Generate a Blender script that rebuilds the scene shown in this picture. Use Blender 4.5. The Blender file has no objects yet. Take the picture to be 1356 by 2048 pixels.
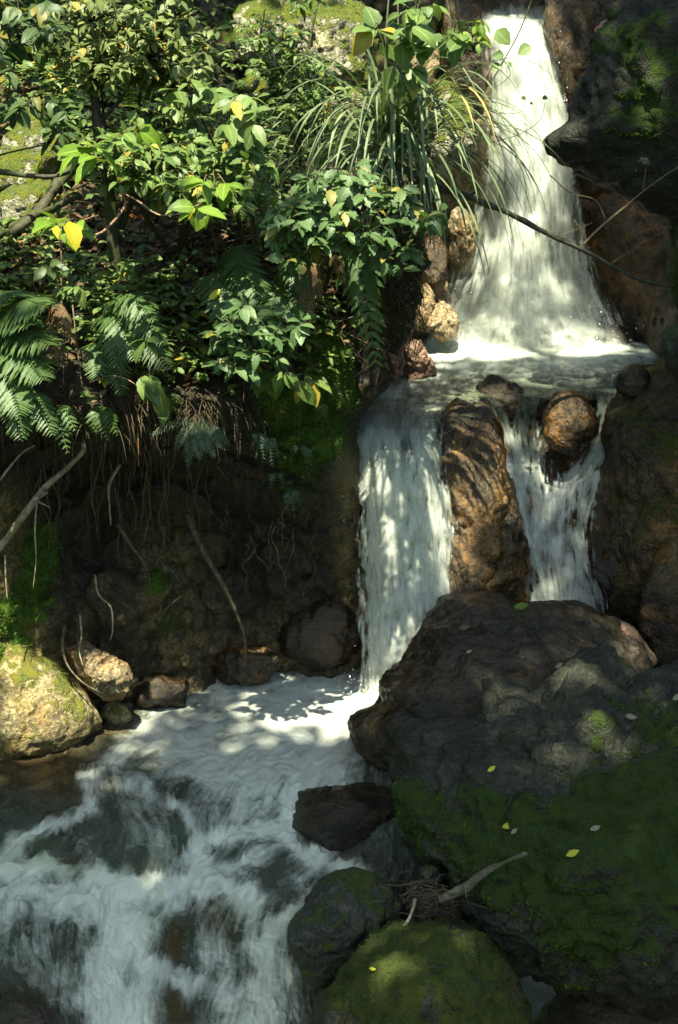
import bpy, bmesh, math, random
import numpy as np
from mathutils import Vector

# ------------------------------------------------------------------ camera, sky, sun, exposure
C = bpy.context.scene
COL = C.collection
F = 3060.0                       # focal length in photo pixels (photo 1356 x 2048)
CAMZ = 3.17
PITCH = math.radians(16.8)
cam_d = bpy.data.cameras.new('camera'); cam = bpy.data.objects.new('camera', cam_d); COL.objects.link(cam)
cam_d.sensor_fit = 'VERTICAL'; cam_d.sensor_height = 24.0
cam_d.lens = 24.0 / 2 / (1024.0 / F)
cam_d.clip_start = 0.05; cam_d.clip_end = 500
cam.location = (0, 0, CAMZ); cam.rotation_euler = (math.pi / 2 - PITCH, 0, 0)
C.camera = cam

SUN = Vector((-0.03, -0.46, 0.886)).normalized()       # towards the sun: high, from the right, a little behind the camera
w = bpy.data.worlds.new('World'); C.world = w; w.use_nodes = True
nt = w.node_tree; bg = nt.nodes['Background']
sky = nt.nodes.new('ShaderNodeTexSky'); sky.sky_type = 'NISHITA'; sky.sun_disc = False
sky.sun_elevation = math.asin(SUN.z); sky.sun_rotation = math.atan2(SUN.x, SUN.y)
nt.links.new(sky.outputs['Color'], bg.inputs['Color']); bg.inputs['Strength'].default_value = 0.15
sd = bpy.data.lights.new('sun', 'SUN'); so = bpy.data.objects.new('sun', sd); COL.objects.link(so)
sd.energy = 5.0; sd.angle = math.radians(0.5); sd.color = (1.0, 0.955, 0.87)
so.rotation_euler = (-SUN).to_track_quat('-Z', 'Y').to_euler()
C.view_settings.view_transform = 'Standard'; C.view_settings.look = 'None'
C.view_settings.gamma = 1.0; C.view_settings.exposure = 1.6
try:
    C.view_settings.use_white_balance = True
    C.view_settings.white_balance_temperature = 7500
    C.view_settings.white_balance_tint = -9
except Exception:
    pass
C.cycles.use_denoising = True
C.cycles.max_bounces = 6; C.cycles.transparent_max_bounces = 24
C.cycles.diffuse_bounces = 3; C.cycles.glossy_bounces = 2; C.cycles.transmission_bounces = 2
C.cycles.caustics_reflective = False; C.cycles.caustics_refractive = False
C.cycles.sample_clamp_indirect = 4.0

rng = np.random.default_rng(7)
CP, SP = math.cos(PITCH), math.sin(PITCH)

# ------------------------------------------------------------------ small maths
def rays(px, py):
    px = np.asarray(px, float); py = np.asarray(py, float)
    cx = (px - 678.0) / F; cy = -(py - 1024.0) / F
    return np.stack([cx + 0 * cy, CP + cy * SP + 0 * cx, -SP + cy * CP + 0 * cx], -1)
def P(px, py, Y):                # the point seen at a photo pixel that lies Y metres into the scene
    d = rays(px, py); t = np.asarray(Y, float) / d[..., 1]
    p = d * t[..., None]; p[..., 2] += CAMZ; return p
def Pz(px, py, z):
    d = rays(px, py); t = (np.asarray(z, float) - CAMZ) / d[..., 2]
    p = d * t[..., None]; p[..., 2] += CAMZ; return p
def px_of(p):
    q = np.asarray(p, float) - np.array([0, 0, CAMZ])
    f = q[..., 1] * CP - q[..., 2] * SP; u = q[..., 1] * SP + q[..., 2] * CP
    return 678 + F * q[..., 0] / f, 1024 - F * u / f

_perm = np.random.default_rng(99).permutation(256); _perm = np.concatenate([_perm, _perm, _perm])
_grad = np.random.default_rng(98).normal(size=(256, 3)); _grad /= np.linalg.norm(_grad, axis=1)[:, None]
def perlin(p, seed=0):
    p = np.asarray(p, float) + seed * 17.31
    i = np.floor(p).astype(int); f = p - i; i &= 255
    u = f * f * f * (f * (f * 6 - 15) + 10); out = 0
    for a in (0, 1):
        for b in (0, 1):
            for c in (0, 1):
                h = _perm[_perm[_perm[(i[..., 0] + a) & 255] + ((i[..., 1] + b) & 255)] + ((i[..., 2] + c) & 255)]
                g = _grad[h]
                d = (f[..., 0] - a) * g[..., 0] + (f[..., 1] - b) * g[..., 1] + (f[..., 2] - c) * g[..., 2]
                wt = (u[..., 0] if a else 1 - u[..., 0]) * (u[..., 1] if b else 1 - u[..., 1]) * (u[..., 2] if c else 1 - u[..., 2])
                out = out + d * wt
    return out * 1.5
def fbm(p, oct=4, seed=0, gain=.5, lac=2.03):
    a, s, out = 1.0, 1.0, 0
    for k in range(oct):
        out = out + a * perlin(np.asarray(p) * s, seed + k); a *= gain; s *= lac
    return out
def ridge(p, oct=3, seed=0):
    a, s, out = 1.0, 1.0, 0
    for k in range(oct):
        out = out + a * (1 - 2 * np.abs(perlin(np.asarray(p) * s, seed + k))); a *= .5; s *= 2.1
    return out
def sstep(a, b, x):
    t = np.clip((x - a) / (b - a), 0, 1); return t * t * (3 - 2 * t)

def rbf(ctrl, x, y, sc=300.0, lam=1e-3):         # thin plate spline through control values (px, py, value)
    c = np.asarray(ctrl, float); X = c[:, :2] / sc; n = len(c)
    def ker(r2): return np.where(r2 > 0, r2 * np.log(np.maximum(r2, 1e-12)), 0)
    K = ker(((X[:, None] - X[None]) ** 2).sum(-1)) + lam * np.eye(n)
    A = np.zeros((n + 3, n + 3)); A[:n, :n] = K; A[:n, n] = 1; A[:n, n + 1:] = X; A[n, :n] = 1; A[n + 1:, :n] = X.T
    s = np.linalg.solve(A, np.concatenate([c[:, 2], np.zeros(3)]))
    q = np.stack([x, y], -1) / sc; out = s[n] + q[..., 0] * s[n + 1] + q[..., 1] * s[n + 2]
    for k in range(n):
        out = out + s[k] * ker(((q - X[k]) ** 2).sum(-1))
    return out
def seg_dist(x, y, pts):
    d = np.full(np.shape(x), 1e9)
    if len(pts) == 1: return np.hypot(x - pts[0][0], y - pts[0][1])
    for (ax, ay), (bx, by) in zip(pts[:-1], pts[1:]):
        vx, vy = bx - ax, by - ay; L = vx * vx + vy * vy + 1e-9
        t = np.clip(((x - ax) * vx + (y - ay) * vy) / L, 0, 1)
        d = np.minimum(d, np.hypot(x - ax - t * vx, y - ay - t * vy))
    return d
def strokes(lst, x, y):
    o = np.ones(np.shape(x))
    for pts, wd, v in lst:
        o *= 1 - v * np.exp(-(seg_dist(x, y, pts) / wd) ** 2)
    return 1 - o
def flow_field(ctrl, x, y, sc=90.0):
    fx = 0; fy = 0; sw = 1e-9
    for a, b, dx, dy in ctrl:
        n = math.hypot(dx, dy); wt = 1 / (((x - a) ** 2 + (y - b) ** 2) / sc ** 2 + .05) ** 1.6
        fx = fx + wt * dx / n; fy = fy + wt * dy / n; sw = sw + wt
    n = np.hypot(fx, fy) + 1e-9; return fx / n, fy / n
def lic(fx, fy, noise, n, h=1.0):                 # noise drawn out along the flow (array coordinates: x = column)
    H, W = noise.shape; jj, ii = np.meshgrid(np.arange(W), np.arange(H)); acc = noise.copy(); cnt = 1
    for sg in (1, -1):
        x = jj.astype(float); y = ii.astype(float)
        for k in range(n):
            xi = np.clip(x.astype(int), 0, W - 1); yi = np.clip(y.astype(int), 0, H - 1)
            x = x + sg * h * fx[yi, xi]; y = y + sg * h * fy[yi, xi]
            xi = np.clip((x + .5).astype(int), 0, W - 1); yi = np.clip((y + .5).astype(int), 0, H - 1)
            acc = acc + noise[yi, xi]; cnt += 1
    acc = acc / cnt; acc -= acc.mean(); return acc / (acc.std() + 1e-9)
def blur(a, n=1):
    for _ in range(n):
        b = np.pad(a, 1, mode='edge')
        a = (b[1:-1, 1:-1] * 4 + (b[:-2, 1:-1] + b[2:, 1:-1] + b[1:-1, :-2] + b[1:-1, 2:]) * 2 + b[:-2, :-2] + b[2:, 2:] + b[:-2, 2:] + b[2:, :-2]) / 16
    return a

# ------------------------------------------------------------------ mesh and scene helpers
def make_mesh(name, V, Fs, mat, parent=None, attrs=None, smooth=True, origin=None):
    V = np.asarray(V, np.float32)
    o0 = np.zeros(3) if origin is None else np.asarray(origin, float)
    me = bpy.data.meshes.new(name); me.vertices.add(len(V)); me.vertices.foreach_set('co', (V - o0).astype(np.float32).ravel())
    Fs = Fs if isinstance(Fs, list) else [Fs]
    Fs = [np.asarray(f, np.int32) for f in Fs if len(f)]
    nl = sum(f.size for f in Fs); nf = sum(len(f) for f in Fs)
    me.loops.add(nl); me.polygons.add(nf)
    me.loops.foreach_set('vertex_index', np.concatenate([f.ravel() for f in Fs]))
    tot = np.concatenate([np.full(len(f), f.shape[1], np.int32) for f in Fs])
    me.polygons.foreach_set('loop_start', np.concatenate([[0], np.cumsum(tot)[:-1]]).astype(np.int32))
    me.polygons.foreach_set('loop_total', tot)
    me.polygons.foreach_set('use_smooth', np.full(nf, smooth))
    for k, a in (attrs or {}).items():
        at = me.attributes.new(k, 'FLOAT', 'POINT'); at.data.foreach_set('value', np.asarray(a, np.float32).ravel())
    me.update(); me.validate()
    if mat: me.materials.append(mat)
    ob = bpy.data.objects.new(name, me); COL.objects.link(ob); ob.location = o0
    if parent is not None:
        ob.parent = parent; ob.location = Vector(o0) - parent.location
    return ob
def tag(o, label=None, cat=None, group=None, kind=None):
    if label: o['label'] = label
    if cat: o['category'] = cat
    if group: o['group'] = group
    if kind: o['kind'] = kind
    return o
def empty(name, loc):
    o = bpy.data.objects.new(name, None); COL.objects.link(o); o.location = Vector([float(v) for v in loc]); o.empty_display_size = .1; return o
def grid_faces(H, W):
    i = np.arange(H * W).reshape(H, W)
    return np.stack([i[:-1, :-1], i[1:, :-1], i[1:, 1:], i[:-1, 1:]], -1).reshape(-1, 4)

class Acc:                        # collects geometry of ONE mesh
    def __init__(s): s.V = []; s.F = {3: [], 4: []}; s.n = 0; s.A = {}
    def add(s, V, Fq, **at):
        V = np.asarray(V).reshape(-1, 3); Fq = np.asarray(Fq)
        s.V.append(V); s.F[Fq.shape[1]].append(Fq + s.n); s.n += len(V)
        for k, a in at.items(): s.A.setdefault(k, []).append(np.broadcast_to(np.asarray(a, float), (len(V),)))
    def build(s, name, mat, parent=None, origin=None, smooth=True):
        at = {k: np.concatenate(v) for k, v in s.A.items() if sum(len(q) for q in v) == s.n}
        return make_mesh(name, np.concatenate(s.V), [np.concatenate(f) for f in s.F.values() if f], mat, parent, at, smooth, origin)

def smooth_path(pts, n=8):
    p = np.asarray(pts, float)
    if len(p) < 3:
        t = np.linspace(0, 1, n * (len(p) - 1) + 1)[:, None]; return p[0] * (1 - t) + p[-1] * t
    q = np.concatenate([[2 * p[0] - p[1]], p, [2 * p[-1] - p[-2]]]); out = []
    for k in range(len(p) - 1):
        a, b, c, d = q[k:k + 4]
        for t in np.linspace(0, 1, n, endpoint=False):
            out.append(.5 * ((2 * b) + (-a + c) * t + (2 * a - 5 * b + 4 * c - d) * t * t + (-a + 3 * b - 3 * c + d) * t ** 3))
    out.append(p[-1]); return np.array(out)
def tube(pts, r0, r1=None, seg=6, knob=0.0, seed=0):
    p = np.asarray(pts, float); n = len(p); r1 = r0 if r1 is None else r1
    T = np.gradient(p, axis=0); T /= np.linalg.norm(T, axis=1)[:, None] + 1e-9
    ref = np.array([0, 0, 1.0]) if abs(T[:, 2]).mean() < .8 else np.array([1.0, 0, 0])
    A = np.cross(T, ref); A /= np.linalg.norm(A, axis=1)[:, None] + 1e-9; B = np.cross(T, A)
    r = np.linspace(r0, r1, n)[:, None] * np.ones((1, seg))
    if knob:
        r = r * (1 + knob * perlin(np.stack([p[:, 0:1] * 9 + np.arange(seg) * .7, p[:, 1:2] * 9 + np.zeros(seg), p[:, 2:3] * 9 + np.zeros(seg)], -1), seed) * 2)
    th = np.linspace(0, 2 * math.pi, seg, endpoint=False)
    V = p[:, None] + r[..., None] * (A[:, None] * np.cos(th)[None, :, None] + B[:, None] * np.sin(th)[None, :, None])
    i = np.arange(n * seg).reshape(n, seg)
    Fq = np.stack([i[:-1], np.roll(i[:-1], -1, 1), np.roll(i[1:], -1, 1), i[1:]], -1).reshape(-1, 4)
    V = np.concatenate([V.reshape(-1, 3), p[:1], p[-1:]]); c0 = n * seg
    caps = np.concatenate([np.stack([np.full(seg, c0), np.roll(i[0], -1), i[0], i[0]], -1)[:, :3], np.stack([np.full(seg, c0 + 1), i[-1], np.roll(i[-1], -1)], -1)])
    return V, Fq, caps
def add_tube(acc, pts, r0, r1=None, seg=6, knob=0., seed=0, **at):
    V, Fq, cp = tube(pts, r0, r1, seg, knob, seed); n0 = acc.n
    acc.add(V, Fq, **at); acc.F[3].append(cp + n0)

# ------------------------------------------------------------------ materials
def new_mat(name):
    m = bpy.data.materials.new(name); m.use_nodes = True; nt = m.node_tree; nt.nodes.clear()
    out = nt.nodes.new('ShaderNodeOutputMaterial'); return m, nt, out
class NB:
    def __init__(s, nt): s.nt = nt
    def n(s, t, **kw):
        nd = s.nt.nodes.new(t)
        for k, v in kw.items():
            if k.startswith('_'): nd.inputs[k[1:].replace('_', ' ')].default_value = v
            else: setattr(nd, k, v)
        return nd
    def l(s, a, b): s.nt.links.new(a, b)
    def noise(s, vec, scale, detail=4, rough=.55, dist=0.):
        nd = s.n('ShaderNodeTexNoise'); nd.inputs['Scale'].default_value = scale; nd.inputs['Detail'].default_value = detail
        nd.inputs['Roughness'].default_value = rough; nd.inputs['Distortion'].default_value = dist
        if vec is not None: s.l(vec, nd.inputs['Vector'])
        return nd.outputs['Fac']
    def ramp(s, fac, a, b):
        nd = s.n('ShaderNodeMapRange'); nd.interpolation_type = 'SMOOTHSTEP'
        nd.inputs['From Min'].default_value = a; nd.inputs['From Max'].default_value = b; s.l(fac, nd.inputs['Value']); return nd.outputs['Result']
    def mix(s, fac, a, b, mode='MIX'):
        nd = s.n('ShaderNodeMix', data_type='RGBA', blend_type=mode)
        for v, k in ((fac, 0), (a, 6), (b, 7)):
            if isinstance(v, (int, float)): nd.inputs[k].default_value = v
            elif isinstance(v, tuple): nd.inputs[k].default_value = (*v, 1)
            else: s.l(v, nd.inputs[k])
        return nd.outputs[2]
    def math(s, op, a, b=None, clamp=False):
        nd = s.n('ShaderNodeMath', operation=op, use_clamp=clamp)
        for v, k in ((a, 0), (b, 1)):
            if v is None: continue
            if isinstance(v, (int, float)): nd.inputs[k].default_value = v
            else: s.l(v, nd.inputs[k])
        return nd.outputs[0]
    def attr(s, name):
        nd = s.n('ShaderNodeAttribute'); nd.attribute_name = name; return nd.outputs['Fac']

def rock_mat(name, dark, light, stain, stain_amt=.5, moss=0., moss_col=(.035, .075, .008), rough=(.35, .7), bump=.5, sc=1.0, use_attr=False, strata=False):
    m, nt, out = new_mat(name); b = NB(nt)
    geo = b.n('ShaderNodeNewGeometry'); pos = geo.outputs['Position']
    if strata:
        mp = b.n('ShaderNodeMapping'); mp.inputs['Rotation'].default_value = (.3, .5, .2); mp.inputs['Scale'].default_value = (1, 1, 2.6); b.l(pos, mp.inputs['Vector']); vec = mp.outputs[0]
    else: vec = pos
    n1 = b.noise(vec, 3.2 * sc, 6, .62, .4); n2 = b.noise(vec, 14 * sc, 5, .65, .2); n3 = b.noise(vec, 60 * sc, 3, .6); n4 = b.noise(vec, 210 * sc, 2, .7)
    vor = b.n('ShaderNodeTexVoronoi', feature='DISTANCE_TO_EDGE'); vor.inputs['Scale'].default_value = 5 * sc
    wv = b.n('ShaderNodeVectorMath', operation='ADD'); nz = b.n('ShaderNodeTexNoise'); nz.inputs['Scale'].default_value = 4 * sc; nz.inputs['Detail'].default_value = 4
    b.l(vec, nz.inputs['Vector']); sca = b.n('ShaderNodeVectorMath', operation='SCALE'); sca.inputs['Scale'].default_value = .5; b.l(nz.outputs['Color'], sca.inputs[0]); b.l(vec, wv.inputs[0]); b.l(sca.outputs[0], wv.inputs[1]); b.l(wv.outputs[0], vor.inputs['Vector'])
    crack = b.ramp(vor.outputs['Distance'], .0, .05)
    mixf = b.math('ADD', b.math('MULTIPLY', n1, .6), b.math('MULTIPLY', n2, .4))
    col = b.mix(b.ramp(mixf, .36, .66), dark, light)
    ns = b.noise(vec, 2.1 * sc, 5, .6, 1.2)
    sf = b.math('MULTIPLY', b.ramp(ns, .62 - .3 * stain_amt, .78 - .2 * stain_amt), b.ramp(n2, .3, .6))
    if use_attr: sf = b.math('MAXIMUM', b.math('MULTIPLY', sf, .6), b.math('MULTIPLY', b.attr('stain'), b.ramp(n2, .3, .55)), True)
    col = b.mix(sf, col, stain)
    col = b.mix(b.math('MULTIPLY', b.ramp(n3, .62, .8), .35), col, tuple(min(1, c * 2.2) for c in light))     # pale mineral specks
    h = b.math('ADD', b.math('MULTIPLY', n2, .6), b.math('ADD', b.math('MULTIPLY', n3, .3), b.math('MULTIPLY', crack, .05)))
    h = b.math('ADD', h, b.math('MULTIPLY', n4, .16)); gr = b.math('ADD', b.math('MULTIPLY', n3, .55), b.math('MULTIPLY', n4, .45)); col = b.mix(b.ramp(gr, .56, .36), col, tuple(c * .55 for c in dark)); col = b.mix(b.math('MULTIPLY', b.ramp(gr, .54, .68), .6), col, tuple(min(.9, c * 1.9) for c in light))
    ro = b.n('ShaderNodeMapRange'); ro.inputs['To Min'].default_value = rough[0]; ro.inputs['To Max'].default_value = rough[1]; ro.inputs['From Min'].default_value = .3; ro.inputs['From Max'].default_value = .7; b.l(n2, ro.inputs['Value'])
    rough_s = ro.outputs[0]
    if moss or use_attr:
        nm = b.noise(pos, 4.5, 6, .68, .3); nf = b.noise(pos, 120, 3, .7); nm2 = b.noise(pos, 22, 4, .6)
        sep = b.n('ShaderNodeSeparateXYZ'); b.l(geo.outputs['Normal'], sep.inputs[0])
        up = b.math('MULTIPLY', sep.outputs['Z'], .22)
        base = b.math('ADD', b.math('ADD', b.math('SUBTRACT', b.math('MULTIPLY', nm, 1.7), .35), b.math('MULTIPLY', nm2, .6)), b.math('SUBTRACT', up, .12))
        if use_attr: base = b.math('ADD', base, b.math('SUBTRACT', b.math('MULTIPLY', b.attr('moss'), .9), .62))
        else: base = b.math('ADD', base, moss - .75)
        mf = b.ramp(base, .5, .64)
        mc = b.mix(b.ramp(nf, .36, .64), tuple(c * .25 for c in moss_col), tuple(c * 1.7 for c in moss_col)); mc = b.mix(b.math('MULTIPLY', b.ramp(b.noise(pos, 11, 5, .7), .52, .68), .6), mc, (moss_col[0] * .9, moss_col[1] * .5, moss_col[2]))
        mc = b.mix(b.ramp(nm2, .35, .7), mc, (moss_col[0] * 1.9, moss_col[1] * 1.35, moss_col[2] * .9))
        col = b.mix(mf, col, mc)
        rough_s = b.math('MAXIMUM', rough_s, b.math('MULTIPLY', mf, .95))
        h = b.math('ADD', b.math('MULTIPLY', h, b.math('SUBTRACT', 1.0, b.math('MULTIPLY', mf, .7))), b.math('MULTIPLY', mf, b.math('ADD', b.math('MULTIPLY', nf, .8), b.math('MULTIPLY', nm2, .7))))
    bp = b.n('ShaderNodeBump'); bp.inputs['Strength'].default_value = bump; bp.inputs['Distance'].default_value = .035; b.l(h, bp.inputs['Height'])
    pr = b.n('ShaderNodeBsdfPrincipled'); b.l(col, pr.inputs['Base Color']); b.l(rough_s, pr.inputs['Roughness']); b.l(bp.outputs[0], pr.inputs['Normal'])
    b.l(pr.outputs[0], out.inputs[0]); return m

M = {}
M['dark'] = rock_mat('dark_rock', (.013, .009, .006), (.062, .042, .025), (.12, .06, .02), .25, rough=(.2, .5), bump=.6, strata=True)
M['wet'] = rock_mat('wet_black_rock', (.010, .008, .006), (.050, .036, .022), (.10, .05, .018), .25, rough=(.08, .3), bump=.8, strata=True)
M['mossy'] = rock_mat('mossy_rock', (.018, .020, .017), (.065, .068, .056), (.10, .07, .03), .15, moss=.64, moss_col=(.022, .048, .004), rough=(.6, .9), bump=1.0)
M['mossattr'] = rock_mat('mossy_boulder_rock', (.014, .014, .009), (.060, .059, .041), (.09, .06, .025), .1, moss_col=(.029, .062, .004), rough=(.45, .8), bump=1.1, use_attr=True)
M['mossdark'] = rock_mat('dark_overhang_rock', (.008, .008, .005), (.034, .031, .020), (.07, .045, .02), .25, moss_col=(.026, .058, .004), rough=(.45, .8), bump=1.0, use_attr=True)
M['mossattr2'] = rock_mat('olive_mossy_rock', (.02, .018, .012), (.075, .065, .042), (.12, .07, .025), .3, moss_col=(.042, .066, .006), rough=(.5, .85), bump=1.0, use_attr=True)
M['mossy2'] = rock_mat('mossy_rock_olive', (.03, .03, .022), (.10, .095, .07), (.11, .07, .025), .3, moss=.80, moss_col=(.034, .052, .005), rough=(.6, .9), bump=.8)
M['grey'] = rock_mat('grey_rock', (.016, .018, .014), (.060, .063, .050), (.07, .055, .03), .2, moss=.50, moss_col=(.03, .05, .01), rough=(.4, .7), bump=.6)
M['brown'] = rock_mat('wet_brown_rock', (.014, .009, .006), (.105, .064, .028), (.26, .115, .028), .55, rough=(.16, .45), bump=.9)
M['pillar'] = rock_mat('streaked_wet_rock', (.012, .008, .006), (.125, .078, .036), (.26, .12, .03), .5, rough=(.14, .4), bump=.8, sc=1.0)
M['brownmoss'] = rock_mat('brown_rock_algae', (.014, .010, .006), (.095, .062, .026), (.26, .115, .028), .58, moss=.50, moss_col=(.045, .055, .008), rough=(.22, .55), bump=.9)
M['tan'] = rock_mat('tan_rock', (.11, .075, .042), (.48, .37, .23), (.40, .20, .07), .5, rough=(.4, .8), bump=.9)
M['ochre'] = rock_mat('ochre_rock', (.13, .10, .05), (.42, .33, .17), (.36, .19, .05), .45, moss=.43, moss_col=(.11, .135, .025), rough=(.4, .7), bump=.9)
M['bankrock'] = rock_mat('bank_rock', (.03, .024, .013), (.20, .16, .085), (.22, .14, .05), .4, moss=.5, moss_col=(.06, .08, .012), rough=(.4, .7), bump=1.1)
M['pale'] = rock_mat('sunlit_pale_mossy_rock', (.035, .03, .018), (.62, .56, .40), (.46, .40, .20), .4, moss=.58, moss_col=(.12, .17, .02), rough=(.5, .85), bump=1.2)  # colour raised pale to stand in for bright sunlit patches
M['pink'] = rock_mat('pinkish_rock', (.10, .05, .035), (.34, .20, .14), (.30, .12, .05), .4, rough=(.35, .7), bump=.8)
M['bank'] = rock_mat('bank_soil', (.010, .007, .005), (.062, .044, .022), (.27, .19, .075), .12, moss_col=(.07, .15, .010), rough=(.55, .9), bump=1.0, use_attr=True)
M['cliff'] = rock_mat('cliff_rock', (.025, .017, .010), (.12, .08, .045), (.42, .30, .16), .3, moss_col=(.07, .10, .015), rough=(.3, .7), bump=1.0, use_attr=True)

def leaf_mat(name, a, c, trans=(.16, .26, .03), tamt=.3, rough=.5):
    m, nt, out = new_mat(name); b = NB(nt)
    lv = b.attr('lv'); ac = b.attr('ac'); geo = b.n('ShaderNodeNewGeometry')
    col = b.mix(lv, a, c); col = b.mix(b.math('MULTIPLY', b.ramp(lv, .93, .97), .8), col, (c[0] * 2.6, c[1] * 1.25, c[2] * .6)); n = b.noise(geo.outputs['Position'], 55, 3, .6)
    col = b.mix(b.math('MULTIPLY', b.ramp(n, .5, .75), .3), col, tuple(min(1, q * 1.7) for q in c))
    nsp = b.noise(geo.outputs['Position'], 140, 2, .6); col = b.mix(b.math('MULTIPLY', b.ramp(nsp, .68, .74), .55), col, (.10, .07, .03))
    rib = b.math('MULTIPLY', b.math('SUBTRACT', 1.0, b.ramp(ac, .02, .14)), .45)
    col = b.mix(rib, col, tuple(min(1, q * 2.1) for q in c))
    pr = b.n('ShaderNodeBsdfPrincipled'); b.l(col, pr.inputs['Base Color']); pr.inputs['Roughness'].default_value = rough
    bp = b.n('ShaderNodeBump'); bp.inputs['Strength'].default_value = .35; bp.inputs['Distance'].default_value = .004; b.l(n, bp.inputs['Height']); b.l(bp.outputs[0], pr.inputs['Normal'])
    tr = b.n('ShaderNodeBsdfTranslucent'); b.l(b.mix(.5, col, trans), tr.inputs['Color'])
    mx = b.n('ShaderNodeMixShader'); mx.inputs[0].default_value = tamt; b.l(pr.outputs[0], mx.inputs[1]); b.l(tr.outputs[0], mx.inputs[2])
    b.l(mx.outputs[0], out.inputs[0]); return m
M['leaf_dull'] = leaf_mat('leaf_dull_green', (0.084, 0.114, 0.033), (0.179, 0.204, 0.070))
M['leaf_dark'] = leaf_mat('leaf_dark_green', (0.029, 0.056, 0.017), (0.082, 0.119, 0.034))
M['leaf_mid'] = leaf_mat('leaf_mid_green', (0.072, 0.119, 0.032), (0.153, 0.209, 0.055))
M['leaf_pale'] = leaf_mat('leaf_bluish_green', (.056, .100, .036), (.108, .168, .062))
M['leaf_bright'] = leaf_mat('leaf_yellow_green', (0.106, 0.182, 0.021), (0.209, 0.312, 0.041), tamt=.42)
M['fern'] = leaf_mat('fern_green', (.038, .072, .020), (.080, .130, .036))
M['fern_grey'] = leaf_mat('fern_grey_green', (.055, .085, .055), (.10, .14, .085))
M['deadblade'] = leaf_mat('dead_blade', (.030, .022, .012), (.085, .062, .034), trans=(.1, .07, .03), tamt=.15, rough=.8)
M['outcrop'] = rock_mat('outcrop_rock', (.025, .022, .013), (.26, .22, .13), (.48, .42, .26), .5, moss=.62, moss_col=(.085, .115, .016), rough=(.5, .85), bump=1.2)
M['dry'] = leaf_mat('dry_brown_leaf', (.07, .042, .020), (.19, .115, .055), trans=(.2, .12, .05), tamt=.15, rough=.7)
M['yellow'] = leaf_mat('fallen_yellow_leaf', (.42, .40, .03), (.55, .48, .05), trans=(.5, .4, .05), tamt=.15, rough=.5)
M['pale_dry'] = leaf_mat('pale_dry_leaf', (.15, .13, .09), (.24, .21, .15), trans=(.2, .17, .12), tamt=.1, rough=.7)
M['strap'] = leaf_mat('strap_leaf', (.085, .115, .055), (.20, .24, .13), tamt=.25)
M['canopy'] = leaf_mat('canopy_leaf', (.03, .06, .015), (.06, .10, .03), tamt=.12)

def wood_mat(name, a, c, rough=.75, moss=0.):
    m, nt, out = new_mat(name); b = NB(nt); geo = b.n('ShaderNodeNewGeometry')
    n = b.noise(geo.outputs['Position'], 38, 5, .65, .5); n2 = b.noise(geo.outputs['Position'], 9, 4, .6)
    col = b.mix(b.ramp(n, .35, .65), a, c)
    if moss: col = b.mix(b.math('MULTIPLY', b.ramp(n2, .42, .6), moss), col, (.05, .075, .012))
    bp = b.n('ShaderNodeBump'); bp.inputs['Strength'].default_value = .6; bp.inputs['Distance'].default_value = .008; b.l(n, bp.inputs['Height'])
    pr = b.n('ShaderNodeBsdfPrincipled'); b.l(col, pr.inputs['Base Color']); pr.inputs['Roughness'].default_value = rough; b.l(bp.outputs[0], pr.inputs['Normal'])
    b.l(pr.outputs[0], out.inputs[0]); return m
M['bark'] = wood_mat('dark_bark', (.022, .016, .010), (.07, .052, .034), moss=.5)
M['branch'] = wood_mat('wet_branch_bark', (.018, .018, .013), (.085, .085, .06), .55)
M['twig'] = wood_mat('twig_bark', (.07, .045, .025), (.16, .11, .065))
M['redstem'] = wood_mat('pinkish_stem', (.16, .085, .05), (.34, .22, .15))
M['palewood'] = wood_mat('bleached_wood', (.17, .13, .085), (.42, .34, .24), moss=.2)
M['root'] = wood_mat('root_bark', (.045, .032, .018), (.16, .115, .065))
M['driftwood'] = wood_mat('grey_driftwood', (.06, .05, .035), (.17, .15, .11), moss=.25)

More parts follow.
